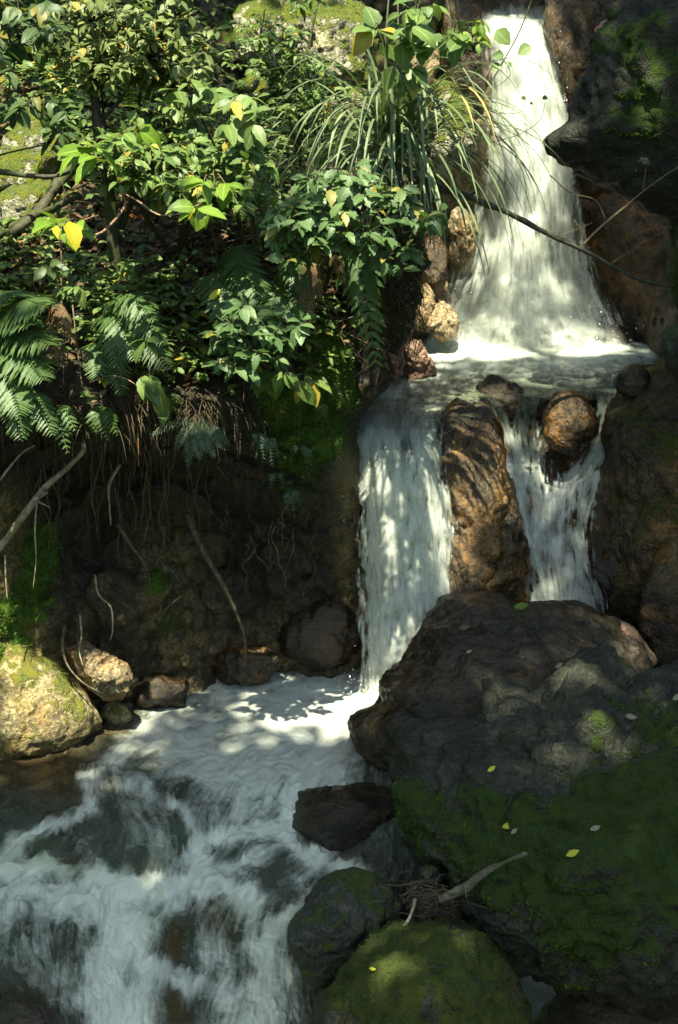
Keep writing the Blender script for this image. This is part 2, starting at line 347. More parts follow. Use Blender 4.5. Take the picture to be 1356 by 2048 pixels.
def water_mat(name, clear=(.028, .038, .032), clear2=(.040, .028, .015), foam=(.78, .81, .73), thin=True, trans=.25, bump=.4):
    m, nt, out = new_mat(name); b = NB(nt); geo = b.n('ShaderNodeNewGeometry')
    fo = b.attr('foam'); n = b.noise(geo.outputs['Position'], 45, 4, .65, .6); n2 = b.noise(geo.outputs['Position'], 140, 3, .6)
    ff = b.math('ADD', fo, b.math('MULTIPLY', b.math('SUBTRACT', b.math('ADD', b.math('MULTIPLY', n, .65), b.math('MULTIPLY', n2, .35)), .5), .55), True)
    ff = b.math('MULTIPLY', ff, b.ramp(fo, .0, .12))
    bp = b.n('ShaderNodeBump'); bp.inputs['Strength'].default_value = bump; bp.inputs['Distance'].default_value = .02; b.l(b.math('ADD', n, b.math('MULTIPLY', n2, .4)), bp.inputs['Height'])
    pr = b.n('ShaderNodeBsdfPrincipled'); pr.inputs['Roughness'].default_value = .07; pr.inputs['IOR'].default_value = 1.33
    b.l(b.mix(b.attr('bed_reflect'), clear, clear2), pr.inputs['Base Color']); b.l(bp.outputs[0], pr.inputs['Normal'])
    df = b.n('ShaderNodeBsdfPrincipled'); df.inputs['Roughness'].default_value = .28; df.inputs['Base Color'].default_value = (*foam, 1)
    bf = b.n('ShaderNodeBump'); bf.inputs['Strength'].default_value = .16; bf.inputs['Distance'].default_value = .012; b.l(n2, bf.inputs['Height']); b.l(bf.outputs[0], df.inputs['Normal'])
    tr = b.n('ShaderNodeBsdfTranslucent'); tr.inputs['Color'].default_value = (*foam, 1)
    fm = b.n('ShaderNodeMixShader'); fm.inputs[0].default_value = trans; b.l(df.outputs[0], fm.inputs[1]); b.l(tr.outputs[0], fm.inputs[2])
    mx = b.n('ShaderNodeMixShader'); b.l(ff, mx.inputs[0]); b.l(pr.outputs[0], mx.inputs[1]); b.l(fm.outputs[0], mx.inputs[2])
    res = mx.outputs[0]
    if thin:
        tp = b.n('ShaderNodeBsdfTransparent'); al = b.attr('alpha')
        m2 = b.n('ShaderNodeMixShader'); b.l(al, m2.inputs[0]); b.l(tp.outputs[0], m2.inputs[1]); b.l(res, m2.inputs[2]); res = m2.outputs[0]
    b.l(res, out.inputs[0]); return m
M['stream'] = water_mat('stream_water', clear=(.066, .078, .060), clear2=(.075, .052, .024), foam=(.84, .86, .80), bump=.9)
M['pool'] = water_mat('turbid_pool_water', clear=(.10, .125, .095), clear2=(.15, .14, .085), bump=1.0)
M['fall'] = water_mat('falling_water', clear=(.09, .115, .09), foam=(.83, .84, .79), trans=.35, bump=.25)

# ------------------------------------------------------------------ the ground and the far slopes
gx = np.linspace(-60, 60, 61); gy = np.linspace(-50, 70, 61); GX, GY = np.meshgrid(gx, gy)
r_ = np.hypot(GX, GY - 6)
GZ = -1.6 + .25 * np.clip(r_ - 14, 0, None) + .5 * fbm(np.stack([GX * .12, GY * .12, 0 * GX], -1), 3, 5) * sstep(10, 20, r_)
tag(make_mesh('ground', np.stack([GX, GY, GZ], -1).reshape(-1, 3), grid_faces(61, 61)[:, ::-1], M['bank'], attrs={'moss': .7 * sstep(9, 14, r_).ravel(), 'stain': np.zeros(61 * 61)}), kind='structure')

# left bank: soil slope, overhanging lip and the dark undercut below it
edge_c = np.array([(-400, 760), (0, 742), (150, 755), (250, 780), (330, 800), (450, 826), (600, 828), (650, 806), (700, 775), (760, 770), (805, 748), (840, 716), (900, 714), (1000, 720), (1150, 727), (1330, 732), (1700, 740)], float)
def bank_edge(py): return np.interp(py, edge_c[:, 0], edge_c[:, 1])
BANK = []
for py, row in {
    -400: [(-700, 9.5), (-300, 10.5), (0, 10.8), (300, 11), (600, 11.3), (760, 11.4)],
    0: [(-700, 8.2), (-300, 8.9), (0, 9.3), (300, 9.3), (600, 10), (750, 10.2)],
    250: [(-700, 7.4), (-300, 8.1), (0, 8.4), (300, 8.4), (500, 8.9), (650, 9.0), (770, 9.0)],
    450: [(-700, 6.8), (-300, 7.3), (0, 7.6), (300, 7.6), (500, 7.6), (650, 7.5), (790, 7.5)],
    600: [(-700, 6.4), (-300, 6.8), (0, 7.0), (300, 7.0), (500, 7.15), (650, 7.2), (790, 7.4)],
    750: [(-700, 6.0), (-300, 6.4), (0, 6.62), (200, 6.6), (400, 6.8), (600, 6.98), (760, 7.3)],
    830: [(-300, 6.3), (0, 6.5), (200, 6.5), (400, 6.7), (600, 6.98), (730, 7.3)],
    900: [(-300, 6.4), (0, 6.75), (200, 7.05), (400, 7.15), (600, 7.12), (705, 7.35)],
    1000: [(-300, 6.5), (0, 6.9), (200, 7.4), (400, 7.5), (600, 7.32), (712, 7.4)],
    1100: [(-300, 6.5), (0, 6.9), (150, 7.3), (300, 7.55), (450, 7.62), (600, 7.55), (722, 7.5)],
    1200: [(-300, 6.5), (0, 6.9), (200, 7.2), (330, 7.4), (450, 7.58), (600, 7.62), (728, 7.6)],
    1300: [(-700, 6.0), (-300, 6.4), (0, 6.85), (200, 7.12), (330, 7.3), (450, 7.52), (600, 7.56), (730, 7.56)],
    1400: [(-300, 6.3), (0, 6.9), (200, 7.05), (330, 7.28), (450, 7.42), (730, 7.5)],
    1600: [(-700, 6.0), (-300, 6.4), (0, 6.95), (300, 7.2), (730, 7.5)]}.items():
    BANK += [(px, py, y) for px, y in row]
HB, WB_ = 560, 420
v = np.linspace(0, 1, HB); PYg = np.repeat((-400 + 2000 * v)[:, None], WB_, 1)
u = np.linspace(0, 1, WB_); t_in = np.clip(u / .9, 0, 1); t_c = np.clip((u - .9) / .1, 0, 1)
left = -700.0
ed = bank_edge(PYg) + 9 * fbm(np.stack([PYg / 45, 0 * PYg, 0 * PYg], -1), 3, 3)
PXg = left + (ed - left) * (t_in ** .72)[None, :] - 60 * (t_c ** 2)[None, :]
Yb = rbf(BANK, PXg, PYg)
Yb = Yb + 1.6 * (t_c ** 1.3)[None, :]
Yb = Yb + .10 * ((t_in[None, :] * (ed - left) + left > ed - 40) * np.clip((PXg - (ed - 40)) / 40, 0, 1)) ** 2
Vb = P(PXg, PYg, Yb)
under = sstep(840, 960, PYg)
d1 = fbm(Vb * 1.9, 4, 11) * .16 + ridge(Vb * 3.4, 3, 21) * .045 + fbm(Vb * 14, 3, 31) * .022
d1 = d1 + under * (fbm(Vb * np.array([5, 5, 3.2]), 3, 41) * .10)
rs = np.random.default_rng(5)
for _ in range(260):
    sx, sy = rs.uniform(-40, 720), rs.uniform(880, 1400); i_ = int((sy + 400) / 2000 * (HB - 1)); j_ = int(np.argmin(np.abs(PXg[i_] - sx))); r_s = .035 + .11 * rs.random() ** 2
    if j_ >= WB_ * .9: continue
    dd = ((Vb - Vb[i_, j_]) * np.array([1, .6, rs.uniform(1.0, 1.7)])); dd = (dd ** 2).sum(-1) / r_s ** 2
    d1 = np.maximum(d1, np.where(dd < 1, d1[i_, j_] + r_s * .55 * np.sqrt(np.clip(1 - dd, 0, 1)) + .006 * perlin(Vb * 30, 3) - .02, -9))
d1 = d1 + under * (.035 * ridge(Vb * np.array([7, 7, 4]), 3, 47) - .02 * np.clip(1 - 7 * np.abs(perlin(Vb * 5, 48)), 0, 1))
shr = np.clip((ed - PXg) / 60, .15, 1); tocam = np.array([0, 0, CAMZ]) - Vb; tocam /= np.linalg.norm(tocam, axis=-1)[..., None]
Vb = Vb + tocam * (d1 * shr)[..., None]
mossS = strokes([([(640, 660), (665, 760), (650, 880)], 45, 1.0), ([(560, 800), (600, 900)], 60, .9), ([(690, 690), (690, 790)], 30, .7), ([(20, 330), (60, 420)], 60, 1.), ([(90, 1080), (60, 1180)], 40, .9),
                 ([(330, 1120), (320, 1180)], 40, .5), ([(20, 1250), (20, 1400)], 60, .8), ([(500, 60), (560, 200)], 70, .8), ([(660, 60), (700, 180)], 60, .9), ([(60, 600), (120, 580)], 40, .9), ([(560, 1000), (640, 1000)], 50, .5), ([(820, 540), (820, 640)], 25, .8)], PXg, PYg)
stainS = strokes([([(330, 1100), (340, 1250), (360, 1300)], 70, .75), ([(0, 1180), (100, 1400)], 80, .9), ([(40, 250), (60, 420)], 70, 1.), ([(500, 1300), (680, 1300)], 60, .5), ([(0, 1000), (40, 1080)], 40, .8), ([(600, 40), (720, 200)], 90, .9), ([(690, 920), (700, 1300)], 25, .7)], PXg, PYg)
tag(make_mesh('bank', Vb.reshape(-1, 3), grid_faces(HB, WB_), M['bank'], attrs={'moss': mossS, 'stain': stainS}), kind='structure')

# cliff that the upper fall drops down, closing the gully at the back and the right
CL = []
for py, row in {-500: [(300, 12.5), (900, 12.3), (1030, 12.3), (1200, 12), (1700, 9.5), (2300, 7)], 0: [(300, 11.6), (700, 10.6), (860, 10.2), (1030, 11.2), (1130, 10.7), (1200, 10.4), (1500, 9.5), (2300, 6.8)],
                60: [(860, 10.1), (1030, 10.72), (1130, 10.5)],
                300: [(300, 11), (700, 10.3), (860, 9.95), (940, 10.0), (1030, 10.5), (1130, 10.4), (1250, 10.3), (1500, 9.4), (2300, 6.6)],
                660: [(300, 10.6), (700, 10), (840, 9.8), (900, 9.9), (1030, 10.2), (1160, 10.15), (1250, 10.0), (1356, 9.3), (1500, 8.8), (2300, 6.3)], 1000: [(300, 10.6), (800, 9.8), (1030, 10.2), (1250, 10.), (1356, 8.8), (1500, 8.2), (2300, 6.2)]}.items():
    CL += [(a, py, y) for a, y in row]
HC, WC = 420, 520
PXc, PYc = np.meshgrid(np.linspace(300, 2300, WC), np.linspace(-500, 1000, HC))
Vc = P(PXc, PYc, rbf(CL, PXc, PYc))
tocam = np.array([0, 0, CAMZ]) - Vc; tocam /= np.linalg.norm(tocam, axis=-1)[..., None]
Vc = Vc + tocam * (fbm(Vc * 1.6, 4, 51) * .22 + ridge(Vc * np.array([3, 3, 2]), 3, 61) * .07 + fbm(Vc * 12, 3, 71) * .03)[..., None]
mossC = strokes([([(480, 20), (700, 40), (740, 200)], 90, .75), ([(870, 20), (900, 100)], 40, .5), ([(1300, 600), (1340, 500)], 40, .3)], PXc, PYc)
stainC = strokes([([(860, 150), (930, 260), (900, 480), (850, 620)], 70, .9), ([(520, 60), (720, 120)], 80, .8)], PXc, PYc)
tag(make_mesh('cliff', Vc.reshape(-1, 3), grid_faces(HC, WC), M['cliff'], attrs={'moss': mossC, 'stain': stainC}), kind='structure')

# rock ledge under the lip of the upper pool, behind the two lower falls
LG = []
for py, row in {770: [(640, 8.9), (1000, 9.0), (1250, 8.9), (1700, 8.0)], 850: [(640, 8.2), (760, 7.95), (1000, 8.4), (1100, 8.5), (1230, 8.3), (1700, 7.6)], 950: [(640, 7.8), (760, 7.65), (1000, 8.1), (1100, 8.22), (1230, 8.1), (1700, 7.5)],
                1100: [(640, 7.7), (760, 7.6), (1000, 7.92), (1100, 8.0), (1230, 8.0), (1700, 7.4)], 1250: [(640, 7.7), (760, 7.58), (1000, 7.8), (1230, 7.9), (1700, 7.2)], 1500: [(640, 7.6), (1000, 7.6), (1230, 7.6), (1700, 7.0)]}.items():
    LG += [(a, py, y) for a, y in row]
HL, WL = 260, 340
PXl, PYl = np.meshgrid(np.linspace(640, 1700, WL), np.linspace(775, 1500, HL))
Vl = P(PXl, PYl, rbf(LG, PXl, PYl)); tocam = np.array([0, 0, CAMZ]) - Vl; tocam /= np.linalg.norm(tocam, axis=-1)[..., None]
Vl = Vl + tocam * (fbm(Vl * np.array([3.5, 3.5, 2]), 4, 81) * .11 + ridge(Vl * 6, 2, 91) * .03 - .05)[..., None]
tag(make_mesh('rock_ledge', Vl.reshape(-1, 3), grid_faces(HL, WL), M['brown']), kind='structure')

# ------------------------------------------------------------------ boulders
_ico = {}
def ico(sub):
    if sub not in _ico:
        bm = bmesh.new(); bmesh.ops.create_icosphere(bm, subdivisions=sub, radius=1)
        _ico[sub] = (np.array([v.co[:] for v in bm.verts]), np.array([[v.index for v in f.verts] for f in bm.faces])); bm.free()
    return _ico[sub]
def outline_radius(poly, c, th):
    p = np.asarray(poly, float) - c; q = np.roll(p, -1, 0); dx, dy = np.cos(th), np.sin(th); best = np.full(th.shape, 1.0)
    found = np.zeros(th.shape, bool)
    for a, b in zip(p, q):
        e = b - a; den = dx * e[1] - dy * e[0]; den = np.where(np.abs(den) < 1e-9, 1e-9, den)
        t = (a[0] * e[1] - a[1] * e[0]) / den; s = (a[0] * dy - a[1] * dx) / den
        ok = (t > 0) & (s >= -1e-6) & (s <= 1 + 1e-6); best = np.where(ok & (t > best), t, best)
    return best
def rock(poly, Y, ry, mat, label, seed=0, lean=0., leanx=0., amp=1., sub=6, power=2.4, rough=1., group=None, centre=None, name='boulder', cat='boulder', lumps=0., facet=.75, moss=None):
    d, fc = ico(sub)
    poly = np.asarray(poly, float); c = np.array(centre if centre else [(poly[:, 0].min() + poly[:, 0].max()) / 2, (poly[:, 1].min() + poly[:, 1].max()) / 2], float)
    # round off the traced polygon a little
    pp = smooth_path(np.concatenate([poly, poly[:1]]), 5)[:-1]
    th = np.arctan2(d[:, 1], d[:, 0]); R = outline_radius(pp, c, th)
    s = np.hypot(d[:, 0], d[:, 1]) ** (2 / power); z = np.sign(d[:, 2]) * np.abs(d[:, 2]) ** (2 / power)
    ox = R * s * np.cos(th); oy = R * s * np.sin(th)
    hy = (poly[:, 1].max() - poly[:, 1].min()) / 2; hx = (poly[:, 0].max() - poly[:, 0].min()) / 2
    Yv = Y - ry * z - lean * oy / hy + leanx * ox / hx
    V = P(c[0] + ox, c[1] + oy, Yv)
    size = max(hx, hy) * Y / F; k = 1.0 / max(size, .08)
    ctr = V.mean(0)
    if facet:
        rg = np.random.default_rng(seed); loc = V - ctr
        for _ in range(16):
            nn = rg.normal(size=3); nn[1] -= .5; nn /= np.linalg.norm(nn); pr_ = loc @ nn; h_ = pr_.max() * rg.uniform(.66, .92); wd_ = .05 * pr_.max()
            over = wd_ * np.logaddexp(0, (pr_ - h_) / wd_); loc = loc - (over * facet)[:, None] * nn
        V = ctr + loc
    rad = V - ctr; rad /= np.linalg.norm(rad, axis=1)[:, None] + 1e-9
    q = V + seed * 3.17
    dsp = fbm(q * 1.5 * k, 4, seed) * .085 * size + ridge(q * 2.4 * k, 3, seed + 9) * .04 * size + fbm(q * 9, 3, seed + 5) * .020 * rough + fbm(q * 32, 2, seed + 3) * .007 * rough
    wq = q * 3.2 + .35 * np.stack([perlin(q * 3, 11), perlin(q * 3, 12), perlin(q * 3, 13)], -1)
    dsp = dsp - .022 * rough * np.clip(1 - 9 * np.abs(perlin(wq, seed + 6)), 0, 1) * sstep(-.2, .3, perlin(q * 1.7, seed + 8)) + .004 * rough * ridge(q * 17, 2, seed + 7) + .004 * rough * fbm(q * 70, 2, seed + 1)
    if lumps:
        qq = q * np.array([1, 1, 1.4]) + .08 * np.stack([perlin(q * 4, 1), perlin(q * 4, 2), perlin(q * 4, 3)], -1)
        dsp = dsp + lumps * (np.abs(perlin(qq * 5.5, seed + 2)) ** .6 + .5 * np.abs(perlin(qq * 12, seed + 4)) ** .6 - .5)
    if moss: dsp = dsp + .10 * strokes(moss, c[0] + ox, c[1] + oy) * (np.abs(perlin(q * 7, 5)) ** .7 + .6 * np.abs(perlin(q * 17, 6)) ** .7 - .3) / amp
    V = V + rad * (dsp * amp)[:, None]
    base = np.array([ctr[0], ctr[1], V[:, 2].min()]); at = None
    if moss:
        at = {'moss': strokes(moss, c[0] + ox, c[1] + oy) * (d[:, 2] > -.3), 'stain': np.zeros(len(V))}
    return tag(make_mesh(name, V, fc, mat, attrs=at, origin=base), label, cat, group)

G_B = None
rock([(880, 1218), (905, 1200), (960, 1190), (1010, 1208), (1040, 1222), (1110, 1205), (1160, 1215), (1230, 1250), (1280, 1300), (1330, 1400), (1340, 1560), (1100, 1640), (900, 1600), (800, 1590), (745, 1555), (718, 1530), (692, 1492), (692, 1450), (725, 1425), (765, 1408), (772, 1385), (770, 1362), (825, 1315), (855, 1262)],
     6.85, .62, M['dark'], 'big bare dark brown boulder beside the foot of the left lower fall', 3, lean=.30, amp=.7, rough=1.3, centre=(1010, 1420), power=2.8, lumps=.02, facet=.55, sub=7)
rk1 = rock([(800, 1500), (840, 1450), (960, 1440), (1010, 1395), (1090, 1390), (1160, 1330), (1210, 1318), (1290, 1360), (1420, 1330), (1650, 1400), (1750, 1700), (1700, 2000), (1500, 2070), (1300, 2010), (1150, 1965), (1000, 1935), (900, 1850), (860, 1760), (800, 1690), (785, 1600)],
     5.75, .66, M['mossattr'], 'huge green mossy boulder filling the lower right corner', 8, lean=.52, amp=.75, rough=1.5, centre=(1200, 1690), power=2.7, lumps=.10, sub=7, facet=.35, moss=[([(870, 1640), (960, 1640), (1150, 1610), (1356, 1540)], 85, .56), ([(1000, 1760), (1200, 1730), (1400, 1650)], 110, .60), ([(1150, 1880), (1320, 1840)], 90, .5), ([(1200, 1470), (1210, 1440)], 30, .6), ([(1290, 1450), (1356, 1470)], 40, .45), ([(830, 1600), (820, 1680)], 40, .35), ([(1450, 1750)], 150, .5)])
rock([(640, 1765), (690, 1735), (755, 1718), (800, 1735), (828, 1775), (825, 1830), (790, 1880), (740, 1930), (680, 1965), (600, 1960), (565, 1900), (580, 1850), (620, 1800)], 5.40, .30, M['grey'], 'rounded dark grey boulder on the right edge of the lower cascade', 12, lean=.14, amp=.6, sub=6)
rk2 = rock([(650, 2000), (720, 1920), (790, 1870), (880, 1848), (960, 1880), (1020, 1950), (1060, 2040), (1070, 2160), (900, 2260), (700, 2240), (610, 2120)], 4.95, .38, M['mossattr2'], 'round olive mossy boulder at the bottom edge right of centre', 17, lean=.22, amp=.6, lumps=.025, facet=.3, moss=[([(800, 1900), (960, 1920), (1000, 2050)], 90, .62), ([(760, 2020), (900, 2100)], 110, .6), ([(700, 1990)], 50, .4)])
MOSS_ROCKS = [rk1.name, rk2.name]
rock([(575, 1600), (610, 1566), (690, 1556), (780, 1570), (830, 1600), (830, 1730), (740, 1760), (640, 1735), (572, 1680)], 6.13, .26, M['wet'], 'low dark rock washed over by the stream below the big dark boulder', 23, lean=.22, amp=.5, sub=5)
rock([(-120, 1600), (-20, 1595), (50, 1612), (78, 1650), (60, 1700), (0, 1740), (-120, 1750)], 6.1, .25, M['brown'], 'wet dark brown rock at left edge of the stream', 29, lean=.1, amp=.7, sub=5)
rock([(112, 1712), (135, 1690), (165, 1695), (178, 1730), (165, 1775), (125, 1780)], 5.98, .08, M['dark'], 'small dark rock poking through the white step at left', 31, amp=.8, sub=4)
rock([(312, 1860), (335, 1832), (372, 1836), (392, 1870), (380, 1940), (330, 1950)], 5.74, .10, M['dark'], 'small black rock parting the lower cascade, upper of three', 33, amp=1.6, sub=5)
rock([(395, 1795), (430, 1775), (475, 1790), (500, 1850), (470, 1960), (400, 1950), (378, 1870)], 5.80, .14, M['dark'], 'rounded dark rock under a thin veil of the lower cascade', 35, amp=1.6, sub=5)
rock([(298, 1990), (340, 1965), (395, 1975), (415, 2030), (390, 2090), (310, 2090)], 5.47, .12, M['brown'], 'reddish brown rock at the bottom of the lower cascade', 37, amp=1.6, sub=5)
rock([(-80, 1985), (0, 1982), (70, 2005), (140, 2060), (160, 2160), (-80, 2200)], 5.15, .22, M['dark'], 'dark wet rock in the bottom left corner', 39, amp=.7, sub=5)
rock([(835, 1742), (862, 1732), (885, 1745), (886, 1770), (860, 1782), (838, 1770)], 5.30, .07, M['grey'], 'fist sized grey stone between mossy boulders', 41, amp=.7, sub=4, cat='stone', name='stone')
rock([(1030, 1990), (1150, 1930), (1350, 1960), (1600, 1950), (1700, 2300), (1000, 2300)], 5.6, .3, M['dark'], 'dark rock added to fill the black shade under the mossy boulder, bottom right', 45, amp=.8, sub=5)  # rock added to keep this corner as dark as the shade
# right side of the lower falls
rock([(862, 850), (905, 818), (975, 826), (1000, 870), (1010, 940), (1020, 1020), (1045, 1090), (1055, 1180), (1040, 1260), (915, 1280), (888, 1180), (880, 1080), (866, 980), (850, 900)], 7.75, .33, M['pillar'], 'tall wet brown rock between the two lower falls', 43, lean=.22, amp=.75, rough=1.8, lumps=.03, facet=.35, power=2.8)
rock([(1085, 830), (1105, 785), (1150, 772), (1190, 800), (1198, 860), (1170, 905), (1130, 922), (1100, 905)], 8.05, .19, M['brown'], 'brown rock in the lip of the right lower fall', 47, lean=.08, amp=.7, sub=5)
rock([(958, 775), (975, 746), (1000, 752), (1030, 775), (1058, 795), (1050, 835), (1000, 850), (960, 800)], 8.35, .16, M['dark'], 'dark angular rock standing in upper pool', 49, lean=.05, amp=.8, sub=5)
rock([(1212, 860), (1222, 790), (1250, 745), (1320, 722), (1420, 760), (1560, 800), (1600, 1100), (1420, 1260), (1280, 1240), (1212, 1180), (1206, 1040), (1216, 950)], 7.85, .5, M['brownmoss'], 'large brown and olive rock walling the right lower fall', 53, lean=.25, amp=.8, rough=1.4, lumps=.03, facet=.35)
rock([(1318, 690), (1330, 655), (1380, 640), (1460, 660), (1480, 760), (1400, 790), (1330, 760)], 7.45, .25, M['grey'], 'mossy grey rock at the right edge above the brown rock', 57, amp=.7, sub=5)
rock([(1230, 740), (1262, 728), (1300, 745), (1300, 790), (1250, 800), (1225, 775)], 8.0, .12, M['dark'], 'small dark wedge stone on top of the brown right rock', 58, amp=.7, sub=4, name='stone', cat='stone')
rock([(1185, 1140), (1220, 1105), (1290, 1110), (1330, 1140), (1320, 1190), (1250, 1205), (1195, 1180)], 7.55, .16, M['dark'], 'glistening dark rock under the brown right rock', 59, amp=.8, sub=5)
rock([(1300, 1120), (1360, 1080), (1450, 1080), (1500, 1250), (1440, 1360), (1330, 1350), (1290, 1290), (1285, 1210)], 7.25, .28, M['brown'], 'wet brown rock at the right edge, level with the dark boulder top', 61, amp=.8, sub=5)
rock([(1205, 1235), (1240, 1225), (1275, 1262), (1310, 1310), (1335, 1335), (1290, 1348), (1250, 1330), (1215, 1280)], 6.95, .13, M['pink'], 'smooth reddish stone in the gap right of the dark boulder', 63, amp=.5, sub=5, name='stone', cat='stone')
# around the upper pool
rock([(790, 735), (800, 690), (820, 680), (845, 685), (862, 700), (875, 740), (850, 768), (805, 765)], 8.75, .14, M['pink'], 'wet knobbly brown rock at left shore of upper pool', 67, amp=1., sub=5)
rock([(757, 745), (760, 710), (785, 672), (805, 680), (800, 760), (770, 770)], 8.6, .14, M['pink'], 'pinkish rock leaning against the bank by the upper pool', 69, amp=.9, sub=5)
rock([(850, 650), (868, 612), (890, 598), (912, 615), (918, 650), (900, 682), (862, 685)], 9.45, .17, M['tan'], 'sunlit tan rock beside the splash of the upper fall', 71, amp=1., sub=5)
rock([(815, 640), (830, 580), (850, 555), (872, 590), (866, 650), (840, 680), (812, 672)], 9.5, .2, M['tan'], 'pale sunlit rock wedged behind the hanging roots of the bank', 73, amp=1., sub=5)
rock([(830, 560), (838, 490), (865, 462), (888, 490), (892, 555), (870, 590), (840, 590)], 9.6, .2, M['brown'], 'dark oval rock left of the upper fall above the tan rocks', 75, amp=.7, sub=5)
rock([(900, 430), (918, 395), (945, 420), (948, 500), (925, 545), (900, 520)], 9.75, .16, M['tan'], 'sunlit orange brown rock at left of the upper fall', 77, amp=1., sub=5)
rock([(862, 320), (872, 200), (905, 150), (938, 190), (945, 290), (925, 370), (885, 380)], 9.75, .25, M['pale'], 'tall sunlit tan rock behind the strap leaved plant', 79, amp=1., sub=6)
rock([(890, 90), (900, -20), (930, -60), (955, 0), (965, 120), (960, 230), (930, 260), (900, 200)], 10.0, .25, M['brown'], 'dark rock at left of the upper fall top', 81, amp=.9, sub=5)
rock([(1090, 60), (1100, 10), (1160, -40), (1220, 20), (1215, 180), (1190, 270), (1150, 250), (1125, 160)], 10.25, .35, M['brown'], 'rusty brown rock at right of the upper fall top', 83, amp=.9, sub=6)
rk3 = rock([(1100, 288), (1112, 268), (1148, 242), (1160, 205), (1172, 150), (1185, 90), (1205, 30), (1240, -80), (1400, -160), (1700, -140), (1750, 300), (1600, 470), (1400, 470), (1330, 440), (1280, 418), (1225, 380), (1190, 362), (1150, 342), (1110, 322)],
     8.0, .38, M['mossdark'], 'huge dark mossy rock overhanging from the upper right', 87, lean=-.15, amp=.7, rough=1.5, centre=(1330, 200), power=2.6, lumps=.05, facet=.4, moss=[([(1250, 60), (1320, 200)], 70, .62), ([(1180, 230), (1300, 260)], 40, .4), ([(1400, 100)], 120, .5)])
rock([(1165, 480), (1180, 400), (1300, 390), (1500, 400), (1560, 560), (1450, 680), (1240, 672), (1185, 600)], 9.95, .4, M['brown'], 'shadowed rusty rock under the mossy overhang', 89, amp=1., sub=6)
rock([(1170, 665), (1190, 648), (1225, 645), (1258, 662), (1262, 682), (1180, 685)], 9.75, .12, M['dark'], 'low wet stone at the right of the upper splash', 91, amp=.7, sub=4, name='stone', cat='stone')
rock([(1340, 420), (1358, 330), (1420, 300), (1480, 500), (1420, 640), (1345, 600)], 8.6, .3, M['mossy2'], 'mossy rock pillar at the right edge below the overhang', 93, amp=.8, sub=5)
# under the left bank
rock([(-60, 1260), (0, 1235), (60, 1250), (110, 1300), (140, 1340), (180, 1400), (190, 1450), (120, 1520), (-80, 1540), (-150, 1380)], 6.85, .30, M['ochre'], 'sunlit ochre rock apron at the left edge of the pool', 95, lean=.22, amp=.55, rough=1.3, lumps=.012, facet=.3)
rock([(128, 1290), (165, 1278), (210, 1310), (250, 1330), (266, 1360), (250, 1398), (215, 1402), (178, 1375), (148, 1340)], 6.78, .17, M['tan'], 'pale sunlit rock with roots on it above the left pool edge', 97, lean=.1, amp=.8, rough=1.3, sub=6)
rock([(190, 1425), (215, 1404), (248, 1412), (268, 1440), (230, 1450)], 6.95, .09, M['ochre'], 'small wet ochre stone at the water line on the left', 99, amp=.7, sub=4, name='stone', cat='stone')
rock([(300, 1180), (310, 1110), (345, 1095), (365, 1130), (360, 1190), (330, 1215)], 7.47, .12, M['bankrock'], 'rounded mossy knob of ochre rock deep in the undercut', 101, amp=1.5, sub=5)
rock([(275, 1290), (285, 1215), (330, 1200), (385, 1240), (395, 1320), (360, 1350), (300, 1340)], 7.36, .14, M['bankrock'], 'broad dim ochre rock below the knob in the undercut', 103, amp=1.6, sub=5)
rock([(560, 1240), (600, 1195), (680, 1205), (728, 1260), (735, 1330), (640, 1350), (570, 1310)], 7.5, .13, M['dark'], 'wet dark brown rock at the back of the pool by the fall', 105, amp=.9, sub=5)
rock([(430, 1330), (470, 1290), (540, 1300), (570, 1340), (500, 1370), (440, 1365)], 7.38, .12, M['brown'], 'low wet rock at the back of the pool under the bank', 107, amp=.9, sub=5)
rock([(255, 1400), (275, 1355), (340, 1350), (400, 1375), (400, 1410), (330, 1425), (270, 1420)], 7.12, .12, M['dark'], 'dark wet rock at the water line under the bank', 109, amp=.9, sub=5)
rock([(705, 690), (720, 640), (750, 660), (772, 720), (776, 770), (750, 815), (715, 815), (700, 760)], 7.35, .16, M['dark'], 'grey brown rock below the hanging fern at the bank corner', 111, amp=.8, sub=5)
# rocks on the forest slope, top left
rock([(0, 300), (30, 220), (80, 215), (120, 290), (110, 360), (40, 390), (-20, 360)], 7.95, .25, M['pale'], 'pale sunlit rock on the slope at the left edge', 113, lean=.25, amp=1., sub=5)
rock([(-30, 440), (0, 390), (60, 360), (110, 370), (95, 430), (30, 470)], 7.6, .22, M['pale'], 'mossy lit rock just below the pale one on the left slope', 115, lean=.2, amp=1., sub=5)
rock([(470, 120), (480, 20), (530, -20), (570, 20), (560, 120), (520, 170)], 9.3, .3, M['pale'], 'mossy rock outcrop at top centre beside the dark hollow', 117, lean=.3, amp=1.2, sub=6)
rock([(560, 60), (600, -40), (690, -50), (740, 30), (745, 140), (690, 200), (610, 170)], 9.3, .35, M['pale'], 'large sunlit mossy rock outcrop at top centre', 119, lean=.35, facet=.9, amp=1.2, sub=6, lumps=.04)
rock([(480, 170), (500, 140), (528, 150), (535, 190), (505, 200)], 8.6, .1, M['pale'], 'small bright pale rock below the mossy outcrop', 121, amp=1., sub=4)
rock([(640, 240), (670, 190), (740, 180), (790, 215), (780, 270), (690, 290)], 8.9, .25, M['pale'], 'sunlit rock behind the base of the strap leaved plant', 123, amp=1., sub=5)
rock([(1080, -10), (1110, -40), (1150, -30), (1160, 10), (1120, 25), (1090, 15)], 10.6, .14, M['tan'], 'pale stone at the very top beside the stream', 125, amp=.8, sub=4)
rock([(1190, 70), (1200, 45), (1225, 50), (1228, 80), (1205, 90)], 9.0, .07, M['pink'], 'small pinkish stone lodged by the upper right overhang', 127, amp=.8, sub=4, name='stone', cat='stone')

